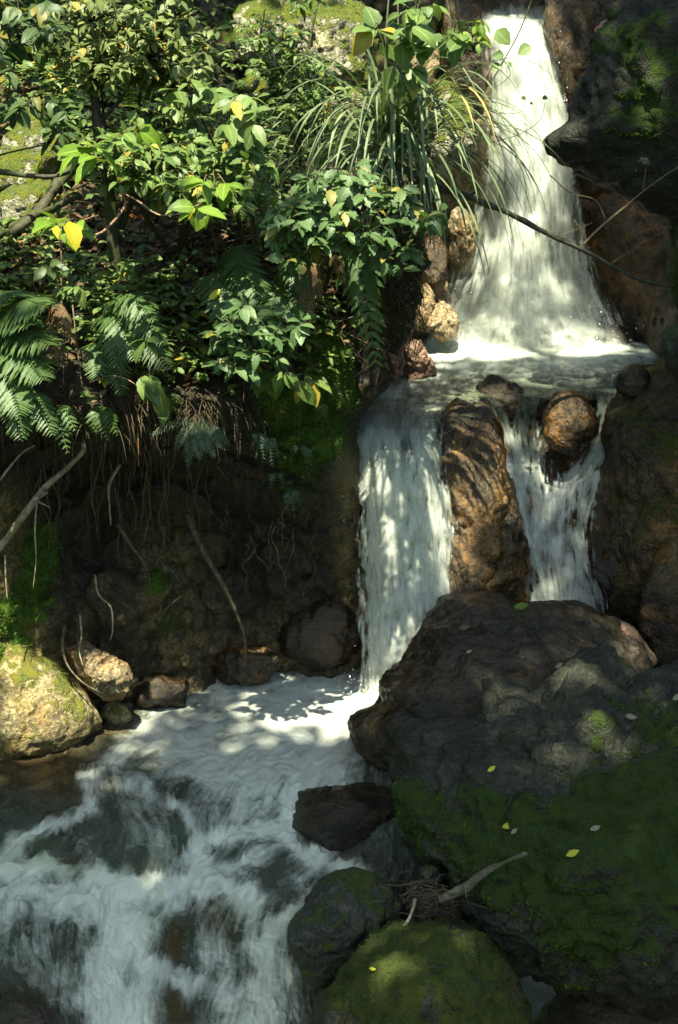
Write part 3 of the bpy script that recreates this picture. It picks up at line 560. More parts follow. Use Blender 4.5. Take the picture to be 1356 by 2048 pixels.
MOSS_ROCKS.append(rk3.name)
# ------------------------------------------------------------------ water
def white(shape, seed, n=1):
    a = np.random.default_rng(seed).normal(size=shape); a = blur(a, n); return a / a.std()
def water_sheet(name, x0, x1, y0, y1, step, pos, flow, foam_fn, alpha_fn=None, bed_reflect_fn=None, seed=0, L1=22, L2=9, relief=.02, relief_fn=None, mat='stream', contrast=.28, up=True, push=0., turb=0., wave=0.):
    xs = np.arange(x0, x1 + step, step); ys = np.arange(y0, y1 + step, step); X, Y = np.meshgrid(xs, ys); H, W = X.shape
    fx, fy = flow_field(flow, X, Y)
    V = pos(X, Y)
    fo = foam_fn(X, Y); rf = relief if relief_fn is None else relief * relief_fn(X, Y)
    if turb:
        qt = V * 4.0; e_ = .02 * 4
        px_ = perlin(qt + np.array([0, e_, 0]), seed) - perlin(qt - np.array([0, e_, 0]), seed); py_ = perlin(qt + np.array([e_, 0, 0]), seed) - perlin(qt - np.array([e_, 0, 0]), seed)
        fx = fx + turb * px_ / (2 * e_); fy = fy + turb * py_ / (2 * e_) * .5; nn_ = np.hypot(fx, fy) + .05; fx = fx / nn_; fy = fy / nn_
    s1 = lic(fx, fy, white(X.shape, seed + 1, 3), L1); s2 = lic(fx, fy, white(X.shape, seed + 2, 1), L2); s3 = lic(fx, fy, white(X.shape, seed + 3, 30), L1); s4 = lic(fx, fy, white(X.shape, seed + 4, 80), L2)
    s = .30 * s1 + .25 * s2 + .45 * s3 + .45 * s4
    lace = 0
    if turb:
        wq = V * 9 + .8 * np.stack([s3, s4, s3 * 0], -1); lace = np.clip(1 - 3.2 * np.abs(perlin(wq, seed + 8)), 0, 1) ** 1.5 + .6 * np.clip(1 - 3.2 * np.abs(perlin(wq * 2.3, seed + 9)), 0, 1) ** 1.5
        blot = fbm(V * 13, 4, seed + 3, gain=.62); s = .75 * s + .6 * (lace - .35) + .55 * blot
    q = V * 3.2; und = fbm(q, 3, seed); froth = np.abs(perlin(V * 16, seed + 6)) + .5 * np.abs(perlin(V * 34, seed + 7)) if up else 0
    if up:
        V[..., 2] += rf * (.45 * s4 + .35 * s3 + .10 * s1 + .9 * und) + wave * ((1 - np.abs(perlin(V * np.array([5, 7, 5]) + .25 * np.stack([s3, s4, 0 * s3], -1), seed + 2))) ** 3 - .35 + .18 * ((1 - np.abs(perlin(V * np.array([12, 16, 12]) + .5 * np.stack([s3, s4, 0 * s3], -1), seed + 4))) ** 3 - .35)) * np.minimum(rf / (relief + 1e-9), 1.3) + rf * fo * (.5 + .35 * froth + .4 * lace)
    else:
        tc = np.array([0, 0, CAMZ]) - V; tc /= np.linalg.norm(tc, axis=-1)[..., None]
        V = V + tc * (rf * (.6 * s4 + .5 * s3 + .15 * s1) + push)[..., None]
    foam = np.clip(fo + contrast * s * (.07 + 1.6 * fo * (1.12 - fo)) * 1.2, 0, 1)
    if up: foam = .55 * foam + .45 * sstep(.10, .80, foam)
    at = {'foam': foam, 'bed_reflect': bed_reflect_fn(X, Y) if bed_reflect_fn else np.zeros_like(X)}
    at['alpha'] = alpha_fn(X, Y, s, s1, s2, s3) if alpha_fn else np.ones_like(X)
    fc = grid_faces(H, W)
    a = at['alpha'].ravel(); keep = a[fc].max(1) > .01
    return tag(make_mesh(name, V.reshape(-1, 3), fc[keep], M[mat], attrs=at), kind='structure')

# lower pool and cascade
ZC = [(760, 1385, .02), (500, 1340, 0), (650, 1330, 0), (300, 1410, 0), (100, 1470, 0), (-250, 1480, 0), (850, 1400, 0), (50, 1560, -.01), (-200, 1580, -.02), (650, 1500, 0), (850, 1550, -.03), (450, 1500, 0), (500, 1600, -.03), (620, 1585, .0), (700, 1575, .03), (800, 1590, .0), (250, 1560, .0),
      (160, 1610, -.02), (60, 1640, -.03), (0, 1670, -.06), (-200, 1690, -.1), (300, 1640, -.04), (380, 1660, -.07), (420, 1700, -.16), (300, 1700, -.12), (230, 1690, -.10), (150, 1690, -.1), (-200, 1760, -.28), (0, 1750, -.25), (80, 1745, -.24), (150, 1765, -.26), (280, 1778, -.27), (390, 1775, -.24), (440, 1745, -.20),
      (480, 1770, -.20), (540, 1760, -.2), (560, 1690, -.13), (620, 1668, -.12), (700, 1690, -.13), (850, 1700, -.15), (700, 1740, -.17), (600, 1800, -.24), (580, 1880, -.40), (575, 1960, -.54), (575, 2060, -.68), (640, 2060, -.72), (450, 1840, -.33), (450, 1940, -.50), (430, 2048, -.64),
      (300, 1820, -.31), (320, 1880, -.40), (300, 1950, -.5), (300, 2048, -.62), (150, 1830, -.31), (150, 1910, -.41), (150, 2000, -.53), (50, 1850, -.31), (50, 1950, -.43), (0, 2048, -.55), (-250, 1900, -.4), (-250, 2050, -.55), (300, 2250, -.85), (-250, 2250, -.8), (640, 2250, -.9)]
STONES = [([(350, 1870), (345, 1900)], 26, 1.), ([(430, 1820), (440, 1880)], 34, .8), ([(345, 2000), (350, 2030)], 30, .9), ([(150, 1720), (155, 1745)], 16, .9), ([(420, 1940)], 24, .5), ([(70, 2020), (0, 2010)], 40, .6)]
ZC = ZC + [(350, 1838, -.27), (350, 1930, -.47), (432, 1790, -.20), (345, 1968, -.45), (145, 1700, -.08), (150, 1752, -.25)]
flowS = [(740, 1400, -.9, .35), (600, 1440, -1, .3), (450, 1500, -.9, .5), (350, 1450, -1, .35), (550, 1560, -.5, .9), (420, 1580, -.5, .6), (300, 1520, -.8, .4), (240, 1580, .2, .7), (300, 1640, .5, .8), (400, 1680, .2, 1), (330, 1720, -.1, 1), (180, 1660, -.5, .8), (100, 1540, -.4, .4), (60, 1680, -.7, .8), (80, 1760, -.8, .3),
         (280, 1790, -.7, .4), (430, 1760, -.8, .5), (540, 1670, -.9, .25), (680, 1690, -.9, .25), (540, 1740, -.7, .6), (620, 1820, -.5, .9), (560, 1860, -.25, 1), (570, 2000, -.05, 1), (430, 1800, -.5, .8), (430, 1930, -.2, 1), (320, 1900, -.3, 1), (350, 2030, -.1, 1), (200, 1850, -.4, 1), (250, 1980, 0, 1), (120, 1960, .1, 1), (50, 1850, -.3, 1), (50, 1980, .5, .8), (700, 1610, -.1, 1), (620, 1630, -.4, 1), (770, 1640, .2, 1)]
def foam_stream(x, y):
    f = strokes([([(740, 1395), (690, 1400)], 45, .97), ([(590, 1430), (680, 1450)], 60, .8), ([(660, 1470), (520, 1500), (400, 1480)], 80, .62), ([(580, 1560), (480, 1600), (620, 1530)], 62, .55), ([(660, 1560), (600, 1580)], 30, .5), ([(430, 1540), (360, 1500), (330, 1460)], 45, .55),
                 ([(480, 1400), (560, 1370), (650, 1360)], 40, .45), ([(420, 1350), (440, 1385), (400, 1420)], 22, .5), ([(350, 1420), (289, 1470), (222, 1527), (175, 1563)], 22, .6), ([(175, 1563), (182, 1620), (124, 1646), (80, 1660), (31, 1692), (0, 1720)], 14, .7),
                 ([(250, 1575), (285, 1560), (300, 1590)], 14, .65), ([(350, 1610), (372, 1630), (400, 1680), (412, 1745)], 14, .5), ([(395, 1690), (400, 1750)], 28, .45), ([(250, 1590), (330, 1690), (370, 1760)], 40, .15),
                 ([(-200, 1745), (0, 1748), (120, 1735), (200, 1765), (290, 1775), (400, 1775)], 20, .85), ([(240, 1800), (380, 1790), (480, 1790)], 28, .6), ([(423, 1680), (500, 1668), (583, 1651)], 18, .62), ([(440, 1745), (520, 1715), (568, 1700)], 20, .42), ([(583, 1651), (575, 1600), (590, 1575)], 13, .5),
                 ([(150, 1800), (250, 1850), (220, 1920), (200, 2000), (240, 2060)], 48, .62), ([(0, 1800), (120, 1790)], 35, .35), ([(280, 1880), (290, 1960), (270, 2048)], 40, .55), ([(60, 1900), (100, 2000)], 50, .18), ([(420, 1890), (440, 1960), (460, 2048)], 35, .50), ([(300, 1935), (350, 1950), (380, 1975)], 22, .7),
                 ([(620, 1790), (560, 1850), (530, 1910)], 16, .6), ([(500, 1830), (540, 1930), (560, 2048)], 40, .42), ([(520, 1980), (500, 2050)], 30, .5), ([(480, 1780), (430, 1830)], 25, .42), ([(-200, 1850), (0, 1830)], 60, .3), ([(300, 2200), (500, 2200)], 100, .5), ([(570, 1600), (580, 1690), (640, 1730), (720, 1745)], 13, .6), ([(20, 1700), (60, 1720)], 16, .5), ([(150, 1680), (180, 1740)], 24, .22), ([(660, 1700), (600, 1760)], 18, .25)], x, y)
    under_ = strokes(STONES, x, y)
    return np.clip((f * (1.0 + .22 * sstep(1640, 1750, y)) + .07 * sstep(150, 320, x + .3 * (y - 1500))) * (1 - .72 * under_), 0, 1)
def foam_lower(x, y): return foam_stream(x, y)
water_sheet('stream', -260, 880, 1318, 2260, 1.7, lambda x, y: Pz(x, y, rbf(ZC, x, y)), flowS, foam_lower, contrast=.36, bed_reflect_fn=lambda x, y: strokes([([(-150, 1520), (0, 1520), (120, 1540)], 75, 1), ([(120, 1460), (250, 1450)], 40, .8), ([(690, 1700)], 50, .4)] + STONES, x, y),  # brown tint paints in reflections at left, plus shallow bed and stones
            seed=5, L1=16, L2=8, turb=.16, wave=.030, relief=.007, relief_fn=lambda x, y: .22 + .38 * sstep(1480, 1600, y) + .35 * (1 - sstep(140, 260, x)) + .5 * (.8 * sstep(1620, 1760, y)))

# upper pool and its overflow towards the two lower falls
POOLZ = 1.35
def pos_pool(x, y):
    z = POOLZ + 0 * x
    V = Pz(x, y, z)
    heap = strokes([([(890, 672), (1000, 684), (1100, 682), (1215, 674)], 24, 1.)], x, y)
    V[..., 2] +=   .19 * heap * (.7 + .6 * fbm(V * 6, 3, 4)); return V
flowP = [(1040, 670, .2, 1), (900, 690, -.7, .5), (850, 760, -.6, 1), (780, 810, -.4, 1), (1000, 720, -.6, .4), (1150, 720, .6, .3), (1280, 690, 1, .3), (1090, 790, 0, 1), (1200, 790, .2, 1), (930, 800, -.5, .6)]
foamP = lambda x, y: strokes([([(870, 690), (960, 692), (1060, 696), (1160, 694), (1235, 686)], 26, 1.), ([(830, 690), (870, 710), (900, 720)], 15, .6), ([(1230, 680), (1320, 690)], 14, .5), ([(880, 735), (1000, 712), (1200, 712), (1300, 705)], 12, .45), ([(950, 740), (1200, 735)], 10, .12), ([(840, 822), (920, 815)], 10, .2), ([(850, 720), (1000, 730), (1280, 720)], 30, .35), ([(790, 800), (880, 760)], 45, .34), ([(740, 832), (850, 832)], 16, .35)], x, y)
water_sheet('upper_pool', 690, 1380, 640, 862, 1.5, pos_pool, flowP, foamP, seed=15, L1=8, L2=5, turb=.2, wave=.010, relief=.005, contrast=.26, mat='pool', alpha_fn=lambda x, y, *a: 1 - sstep(-34, 0, y - np.interp(x, [690, 860, 880, 950, 970, 1380], [842, 842, 850, 850, 806, 802])), bed_reflect_fn=lambda x, y: strokes([([(790, 790), (1000, 760)], 80, .35), ([(920, 810)], 40, .6)], x, y))

# upper fall: three nested veils
def edges(tab):
    t = np.asarray(tab, float); return lambda y: (np.interp(y, t[:, 0], t[:, 1]), np.interp(y, t[:, 0], t[:, 2]))
eU = edges([(5, 935, 1110), (25, 945, 1085), (45, 962, 1085), (70, 978, 1092), (100, 988, 1104), (200, 986, 1130), (260, 982, 1142), (330, 980, 1144), (400, 968, 1148), (480, 942, 1156), (560, 920, 1172), (620, 905, 1198), (690, 885, 1235)])
YU = [(-20, 11.6), (20, 10.9), (40, 10.5), (70, 10.3), (120, 10.18), (250, 10.05), (400, 9.95), (550, 9.85), (690, 9.72)]
def pos_upper(off):
    def f(x, y):
        l, r = eU(y); uu = np.clip((x - l) / (r - l), -.2, 1.2)
        Yv = np.interp(y, [a for a, _ in YU], [b for _, b in YU]) - .20 * (1 - (2 * uu - 1) ** 2) * sstep(20, 120, y) - off
        return P(x, y, Yv)
    return f
flowU = [(1010, 40, .1, 1), (1060, 60, .4, 1), (1100, 130, .3, 1), (1000, 150, 0, 1), (1050, 300, .05, 1), (1130, 300, .05, 1), (1000, 400, -.08, 1), (1100, 500, .06, 1), (940, 560, -.3, 1), (1180, 620, .4, 1), (1040, 650, 0, 1), (920, 650, -.5, 1)]
def alpha_upper(dens):
    def f(x, y, s, s1, s2, s3):
        l, r = eU(y); m = np.minimum(x - l, r - x); soft = 16 + 50 * sstep(400, 640, y) * (x < (l + r) / 2) + 20 * sstep(400, 640, y)
        e = np.clip(m / soft, -1, 1); core = sstep(-.9, .9, e + .5 * s1 + .4 * s2)
        hole = strokes([([(1005, 330), (990, 430), (985, 470)], 16, .55), ([(990, 230), (992, 300)], 12, .4), ([(960, 520), (945, 600)], 28, .45), ([(1150, 420), (1155, 520)], 10, .4)], x, y)
        a = core * (dens + .24 * s - .7 * hole) * sstep(0, 30, y)
        return np.clip(a, 0, 1) * (m > -soft)
    return f
fU = lambda x, y: np.clip(.92 + .0 * x - .45 * (1 - sstep(20, 50, y)) - .22 * strokes([([(1100, 330), (1090, 520)], 45, .6), ([(1040, 380), (1020, 560)], 35, .5)], x, y), 0, 1)
for k, (off, den) in enumerate([(-.07, 1.05), (0.0, .55), (.07, .40)]):
    water_sheet('upper_waterfall', 860, 1260, 5, 700, 1.6, pos_upper(off), flowU, fU, alpha_upper(den), seed=30 + 7 * k, L1=16, L2=8, relief=.012, mat='fall', up=False, contrast=.24)

def alpha_mist(x, y, s, s1, s2, s3):
    l, r = eU(y); m = np.minimum(x - l + 30, r + 30 - x); n_ = fbm(np.stack([x / 42, y / 34, 0 * x], -1), 4, 9)
    return np.clip(sstep(0, 60, m) * sstep(500, 650, y) * (.42 + .5 * n_) * (1 - sstep(690, 712, y)), 0, .75)
water_sheet('spray_mist', 830, 1290, 490, 715, 2.0, pos_upper(.16), flowU, lambda x, y: .95 + 0 * x, alpha_mist, seed=55, L1=5, L2=3, relief=.03, mat='fall', up=False, contrast=.1)
# left lower fall
eL = edges([(800, 690, 880), (840, 700, 872), (870, 714, 874), (950, 716, 884), (1050, 724, 892), (1150, 731, 902), (1250, 729, 912), (1390, 726, 930), (1420, 724, 934)])
YL = [(800, 8.15), (830, 7.80), (860, 7.62), (900, 7.52), (1000, 7.44), (1200, 7.36), (1410, 7.22)]
def pos_left(off):
    def f(x, y):
        l, r = eL(y); uu = np.clip((x - l) / (r - l), -.1, 1.1)
        return P(x, y, np.interp(y, [a for a, _ in YL], [b for _, b in YL]) - .10 * (1 - (2 * uu - 1) ** 2) * sstep(850, 950, y) - off + .03)
    return f
flowL = [(780, 810, -.3, 1), (740, 840, 0, 1), (850, 830, -.2, 1), (800, 900, 0, 1), (730, 950, .03, 1), (880, 950, .1, 1), (800, 1100, .03, 1), (890, 1150, .1, 1), (800, 1350, 0, 1)]
def alpha_left(dens):
    def f(x, y, s, s1, s2, s3):
        l, r = eL(y); m = np.minimum(x - l + 14 * perlin(np.stack([y / 60, x * 0, x * 0], -1), 2) - 3, r - x + 18 * perlin(np.stack([y / 55, x * 0, x * 0], -1), 4)); e = np.clip(m / (13 + 8 * sstep(1000, 1300, y)), -1, 1)
        core = sstep(-.8, .9, e + .4 * s1 + .35 * s2)
        return np.clip(core * (dens + .17 * s), 0, 1) * sstep(800, 822, y) * (m > -16)
    return f
fL = lambda x, y: np.clip(.26 + .64 * sstep(830, 975, y + 30 * np.sin(x / 13.) + 14 * np.sin(x / 5.)) + .1 * sstep(1250, 1380, y), 0, 1)
for k, (off, den) in enumerate([(0, .95), (.05, .45)]):
    water_sheet('left_waterfall', 670, 950, 800, 1420, 1.6, pos_left(off), flowL, fL, alpha_left(den), seed=60 + 7 * k, L1=11, L2=6, relief=.008, mat='fall', up=False, contrast=.20)

# right lower fall: a Y of veils sliding over the ledge
YR = [(px, py, y - .10) for px, py, y in LG if 850 <= py <= 1250] + [(960, 795, 8.2), (1040, 792, 8.25), (1100, 800, 8.3), (1200, 790, 8.28), (1240, 790, 8.28)]
flowR = [(970, 820, .5, 1), (1000, 900, .3, 1), (1030, 1000, .3, 1), (1060, 1100, .3, 1), (1070, 800, .1, 1), (1060, 850, -.1, 1), (1090, 930, .1, 1), (1210, 800, .2, 1), (1215, 860, -.2, 1), (1170, 930, -.6, 1), (1130, 1000, -.25, 1), (1130, 1100, .1, 1), (1160, 1190, .2, 1), (1000, 1120, -.2, 1), (1190, 1000, -.3, 1)]
def dens_right(x, y):
    return strokes([([(975, 815), (1005, 880), (1030, 960), (1060, 1060), (1100, 1200), (1110, 1240)], 21, .95), ([(1000, 840), (1040, 930)], 20, .5), ([(1060, 790), (1055, 840), (1060, 900), (1090, 970)], 19, .75), ([(1215, 790), (1218, 850), (1190, 910), (1140, 960), (1110, 1010), (1120, 1100), (1140, 1200), (1150, 1240)], 18, .95),
                    ([(1170, 960), (1160, 1040), (1150, 1120), (1165, 1220)], 20, .7), ([(1030, 960), (1020, 1060), (1045, 1160)], 14, .45), ([(1175, 940), (1195, 1000)], 12, .5), ([(1010, 900), (1003, 1000), (1012, 1100), (1002, 1200)], 9, .5), ([(1195, 960), (1200, 1080), (1192, 1220)], 14, .65), ([(1215, 870), (1205, 960)], 10, .5), ([(1060, 1060), (1050, 1150), (1065, 1230)], 14, .6), ([(1080, 1000), (1100, 1120), (1110, 1230)], 34, .8), ([(1190, 980), (1185, 1060)], 10, .35), ([(990, 1080), (985, 1160)], 12, .5), ([(1035, 1090), (1040, 1180)], 16, .5), ([(1160, 1120), (1165, 1200)], 12, .5)], x, y) * (1 - strokes([([(1095, 940), (1093, 980)], 12, .9)], x, y))
def alpha_right(dens):
    def f(x, y, s, s1, s2, s3):
        d = dens_right(x, y); return np.clip(sstep(.12, .62, d + .17 * s1 + .16 * s2) * (dens - .08 + .36 * s), 0, 1) * sstep(783, 800, y) * (d > .04)
    return f
fR = lambda x, y: np.clip(.18 + .72 * sstep(820, 930, y) - .15 * (1 - dens_right(x, y)), 0, 1)
for k, (off, den) in enumerate([(.03, .72), (.08, .36)]):
    water_sheet('right_waterfall', 930, 1260, 780, 1260, 1.6, lambda x, y, off=off: P(x, y, rbf(YR, x, y) - off), flowR, fR, alpha_right(den), seed=80 + 7 * k, L1=11, L2=6, relief=.008, mat='fall', up=False, contrast=.22)

# spray: droplets thrown up around the foot of the falls
acc = Acc(); ds, df_ = ico(1)
def drops(n, cx, cy, sx, sy, Y, dY, r0, r1, st=1.5):
    for _ in range(n):
        p = P(cx + rng.normal() * sx, cy - abs(rng.normal()) * sy, Y + rng.normal() * dY); r = .62 * r0 * (r1 / r0) ** (rng.random() ** 1.8)
        acc.add(p + ds * r * np.array([1, 1, st]), df_)
drops(200, 1160, 690, 50, 40, 9.6, .1, .003, .010); drops(140, 1040, 690, 90, 40, 9.6, .1, .003, .010); drops(120, 920, 680, 30, 60, 9.55, .1, .002, .007); drops(60, 1130, 300, 14, 100, 9.95, .05, .003, .008); drops(80, 745, 1395, 40, 30, 7.1, .1, .002, .007)
drops(60, 1160, 1180, 20, 120, 7.7, .05, .002, .005); drops(60, 890, 1240, 12, 120, 7.35, .05, .002, .006); drops(50, 200, 1770, 150, 18, 5.85, .1, .002, .006); drops(30, 400, 1980, 100, 60, 5.35, .08, .002, .004)
mD, ntd, outd = new_mat('spray_drop'); bb = NB(ntd); pd = bb.n('ShaderNodeBsdfPrincipled'); pd.inputs['Base Color'].default_value = (.8, .82, .8, 1); pd.inputs['Roughness'].default_value = .15; bb.l(pd.outputs[0], outd.inputs[0])
tag(acc.build('spray', mD), 'white water droplets flying off the waterfalls', 'spray', kind='stuff')

# ------------------------------------------------------------------ foliage builders
def leaf_template(rows=7, serr=0., fold=.25, curl=.35, tip=1.0, wpos=.85):
    t = np.linspace(0, 1, rows); wv = np.sin(np.pi * np.clip(t, 0, 1) ** wpos) ** tip; wv[0] = .04; wv[-1] = .02
    if serr: wv[1:-1] *= 1 + serr * np.where(np.arange(rows - 2) % 2, 1, -1)
    V = np.zeros((rows, 3, 3)); ac = np.zeros((rows, 3))
    for j, a in enumerate((-1, 0, 1)):
        V[:, j, 0] = a * wv * .5; V[:, j, 1] = t; V[:, j, 2] = abs(a) * wv * fold * .5; ac[:, j] = abs(a)
    return V.reshape(-1, 3), grid_faces(rows, 3)[:, ::-1], ac.ravel(), np.repeat(t, 3)
T_CAN = leaf_template(4, 0, .2); T_OVAL = leaf_template(6, 0, .2); T_SERR = leaf_template(10, .13, .22, wpos=.8); T_BROAD = leaf_template(8, .06, .18, wpos=.7, tip=.8); T_PIN = leaf_template(9, .22, .12, wpos=.55, tip=.75); T_PIN5 = leaf_template(5, .15, .12, wpos=.5, tip=.7); T_LANCE = leaf_template(6, 0, .3, wpos=.9, tip=1.2)
def unit(a): return a / (np.linalg.norm(a, axis=-1, keepdims=True) + 1e-9)
def add_leaves(acc, pos, dr, nr, L, Wd, T=T_OVAL, curl=None, lv=None):
    V, Fq, ac, t = T; n = len(pos); pos = np.asarray(pos); dr = unit(np.asarray(dr)); nr = np.asarray(nr)
    X = unit(np.cross(dr, nr)); N = np.cross(X, dr)
    L = np.broadcast_to(L, n); Wd = np.broadcast_to(Wd, n); curl = np.broadcast_to(.25 if curl is None else curl, n)
    k = len(V)
    loc = V[None] * np.stack([Wd, L, Wd], -1)[:, None]
    loc[..., 2] -= (curl * L)[:, None] * (t[None] ** 2); loc[..., 1] -= (np.abs(curl) * .35 * L)[:, None] * t[None] ** 3
    W = pos[:, None] + loc[..., 0:1] * X[:, None] + loc[..., 1:2] * dr[:, None] + loc[..., 2:3] * N[:, None]
    lv = rng.random(n) if lv is None else np.broadcast_to(lv, n)
    fc = (Fq[None] + (np.arange(n) * k)[:, None, None]).reshape(-1, 4)
    acc.add(W.reshape(-1, 3), fc, lv=np.repeat(lv, k), ac=np.tile(ac, n))
CAMP = np.array([0, 0, CAMZ])
def twig_leaves(acc, path, n, L, Wr, T, start=.3, droop=.35, whorl=5, lv=None):
    path = np.asarray(path); m = len(path); ts = start + (1 - start) * rng.random(n) ** .8; ts[:min(3, n)] = 1
    idx = ts * (m - 1); i0 = np.clip(idx.astype(int), 0, m - 2); f = (idx - i0)[:, None]
    p = path[i0] * (1 - f) + path[i0 + 1] * f; tan = unit(path[i0 + 1] - path[i0])
    a = rng.random(n) * 2 * math.pi
    ref = unit(np.cross(tan, np.array([.1, .2, 1.]))); b = np.cross(tan, ref)
    side = ref * np.cos(a)[:, None] + b * np.sin(a)[:, None]
    dr = unit((side + tan * (.35 + .5 * rng.random((n, 1)))) * np.array([1, 1, .6]) + np.array([0, 0, -droop]) * (.2 + rng.random((n, 1))))
    tc = unit(CAMP - p)
    nr = np.array([0, 0, 1.25]) + .45 * tc + rng.normal(size=(n, 3)) * .33
    LL = L * (.45 + .8 * rng.random(n))
    add_leaves(acc, p + dr * .008, dr, nr, LL, LL * Wr * (.85 + .3 * rng.random(n)), T, curl=.1 + .3 * rng.random(n), lv=lv)
def shrub(label, base, clusters, L, leaf, Wr=.52, T=T_OVAL, n=7, r0=.012, stem='bark', name='shrub', cat='shrub', group=None, droop=.35, dyn=.18):
    b = P(*base); root = tag(empty(name, b), label, cat, group); st = Acc(); fo = Acc()
    if name == 'shrub' and n > 4: L *= .72; clusters = [(a_, b_, c_ * 1.05, d_ * 1.05, int(e_ * 1.65), f_) for a_, b_, c_, d_, e_, f_ in clusters]
    for (cx, cy, rx, ry, nt_, Yc) in clusters:
        c = P(cx, cy + ry * .5, Yc + .05)
        mid = (b + c) / 2 + np.array([rng.normal() * .08, rng.normal() * .05, .06])
        add_tube(st, smooth_path([b, mid, c], 7), r0, r0 * .5, 6, .2)
        for _ in range(nt_):
            a = rng.random() * 2 * math.pi; rr = rng.random() ** .5
            tip = P(cx + rx * rr * math.cos(a), cy + ry * rr * math.sin(a), Yc + rng.normal() * dyn - .05)
            m2 = c * .45 + tip * .55 + rng.normal(size=3) * .025 + np.array([0, 0, .03])
            pth = smooth_path([c, m2, tip], 5)
            add_tube(st, pth, r0 * .32, .0012, 4); twig_leaves(fo, pth, n, L, Wr, T, start=.45, droop=droop)
    st.build('stem', M[stem], root, origin=b); fo.build('foliage', M[leaf], root, origin=b); return root
def frond_mesh(acc, sacc, path, plen, npair, T=T_PIN, droop=.25, wr=.26, shape=.6, nrm=None, lv=None, r=.003):
    p = smooth_path(path, 10); m = len(p); ts = np.linspace(.12, .985, npair); idx = ts * (m - 1); i0 = np.clip(idx.astype(int), 0, m - 2); f = (idx - i0)[:, None]
    q = p[i0] * (1 - f) + p[i0 + 1] * f; tan = unit(p[i0 + 1] - p[i0]); nr = np.array([0, 0, 1.0]) + .7 * unit(CAMP - q) if nrm is None else np.broadcast_to(nrm, q.shape)
    nr = unit(nr - (nr * tan).sum(-1, keepdims=True) * tan); side = np.cross(tan, nr)
    prof = np.sin(np.pi * np.clip(ts * .86 + .13, 0, 1)) ** shape
    for sg in (-1, 1):
        dr = unit(sg * side + tan * .5 - np.array([0, 0, droop]) + rng.normal(size=q.shape) * .06)
        LL = plen * prof * (.9 + .2 * rng.random(npair))
        add_leaves(acc, q, dr, nr + rng.normal(size=q.shape) * .12, LL, np.minimum(LL * wr, plen * wr), T, curl=.12 + .2 * rng.random(npair), lv=lv if lv is not None else .2 + .6 * rng.random(npair))
    add_tube(sacc, p, r, r * .3, 5, lv=.5, ac=.0)
def fern(label, base, tips, plen, npair=18, leaf='fern', T=T_PIN, group='ferns growing from the left bank', arch=.12, name='fern', wr=.26, droop=.25):
    b = P(*base); root = tag(empty(name, b), label, 'fern', group)
    for tp in tips:
        e = P(*tp[:3]); mid = b * .5 + e * .5 + np.array([0, -.05, arch * (tp[3] if len(tp) > 3 else 1)])
        a = Acc(); frond_mesh(a, a, [b, mid, e], plen * (.85 + .3 * rng.random()), npair, T, wr=wr, droop=droop)
        a.build('frond', M[leaf], root, origin=b)
    return root
def branch(label, pts, r0, r1, mat, name='branch', cat='branch', twigs=(), knob=.25, group=None, seg=8):
    p = smooth_path([P(*q) for q in pts], 8); a = Acc(); add_tube(a, p, r0, r1, seg, knob, 3)
    for tw in twigs:
        add_tube(a, smooth_path([P(*q) for q in tw[0]], 8), tw[1], tw[2], 5, .2)
    return tag(a.build(name, M[mat], origin=p[0]), label, cat, group)

# ------------------------------------------------------------------ shrubs on the left slope
shrub('dense dull green shrub of small oval leaves across the top left', (235, 480, 7.2), [(290, 70, 140, 80, 70, 6.9), (180, 20, 110, 60, 34, 7.0), (350, 130, 80, 60, 40, 6.85), (200, 130, 80, 50, 30, 6.9), (330, -40, 110, 50, 26, 6.9)], .078, 'leaf_dull', n=9)
shrub('dark shrub with broad drooping leaves at the left edge near the top', (-60, 420, 7.4), [(40, 40, 80, 70, 20, 6.6), (60, 200, 80, 40, 9, 6.5), (-40, 150, 70, 90, 12, 6.5), (120, 260, 40, 40, 5, 6.5)], .105, 'leaf_dark', T=T_BROAD, n=6, droop=.7, r0=.007)
shrub('sprawling light green shrub with wavy leaves in the middle of the left slope', (350, 520, 7.25), [(300, 310, 110, 50, 40, 6.55), (410, 380, 110, 50, 45, 6.5), (240, 330, 60, 50, 16, 6.5), (470, 320, 60, 50, 16, 6.6), (330, 240, 80, 40, 16, 6.8)], .092, 'leaf_mid', T=T_SERR, n=7, Wr=.45)
shrub('slender sapling with large drooping leaves left of the strap leaved plant', (505, 560, 7.2), [(480, 240, 40, 50, 8, 6.5), (385, 185, 40, 20, 7, 6.55), (500, 300, 40, 40, 7, 6.5)], .125, 'leaf_mid', T=T_BROAD, n=5, droop=.9, r0=.008)
shrub('thin small leaved shrub against the mossy outcrop at top centre', (600, 330, 8.0), [(560, 110, 70, 50, 28, 7.6), (620, 150, 60, 40, 22, 7.7), (520, 60, 50, 40, 14, 7.7), (640, 220, 60, 40, 16, 7.6)], .062, 'leaf_mid', n=7, r0=.008)
shrub('bluish green shrub of jagged leaves left of the strap leaved plant roots', (640, 600, 7.1), [(690, 370, 90, 28, 22, 6.2), (620, 430, 75, 45, 24, 6.2), (700, 470, 70, 40, 18, 6.2), (580, 480, 50, 40, 12, 6.3)], .098, 'leaf_pale', T=T_SERR, n=6, Wr=.5, dyn=.12)
shrub('bluish green sprig of jagged leaves hanging before the dark root mat', (760, 560, 7.1), [(800, 410, 60, 35, 9, 6.3), (850, 445, 40, 20, 7, 6.3), (785, 510, 45, 35, 7, 6.3)], .098, 'leaf_pale', T=T_SERR, n=5, dyn=.1, r0=.006)
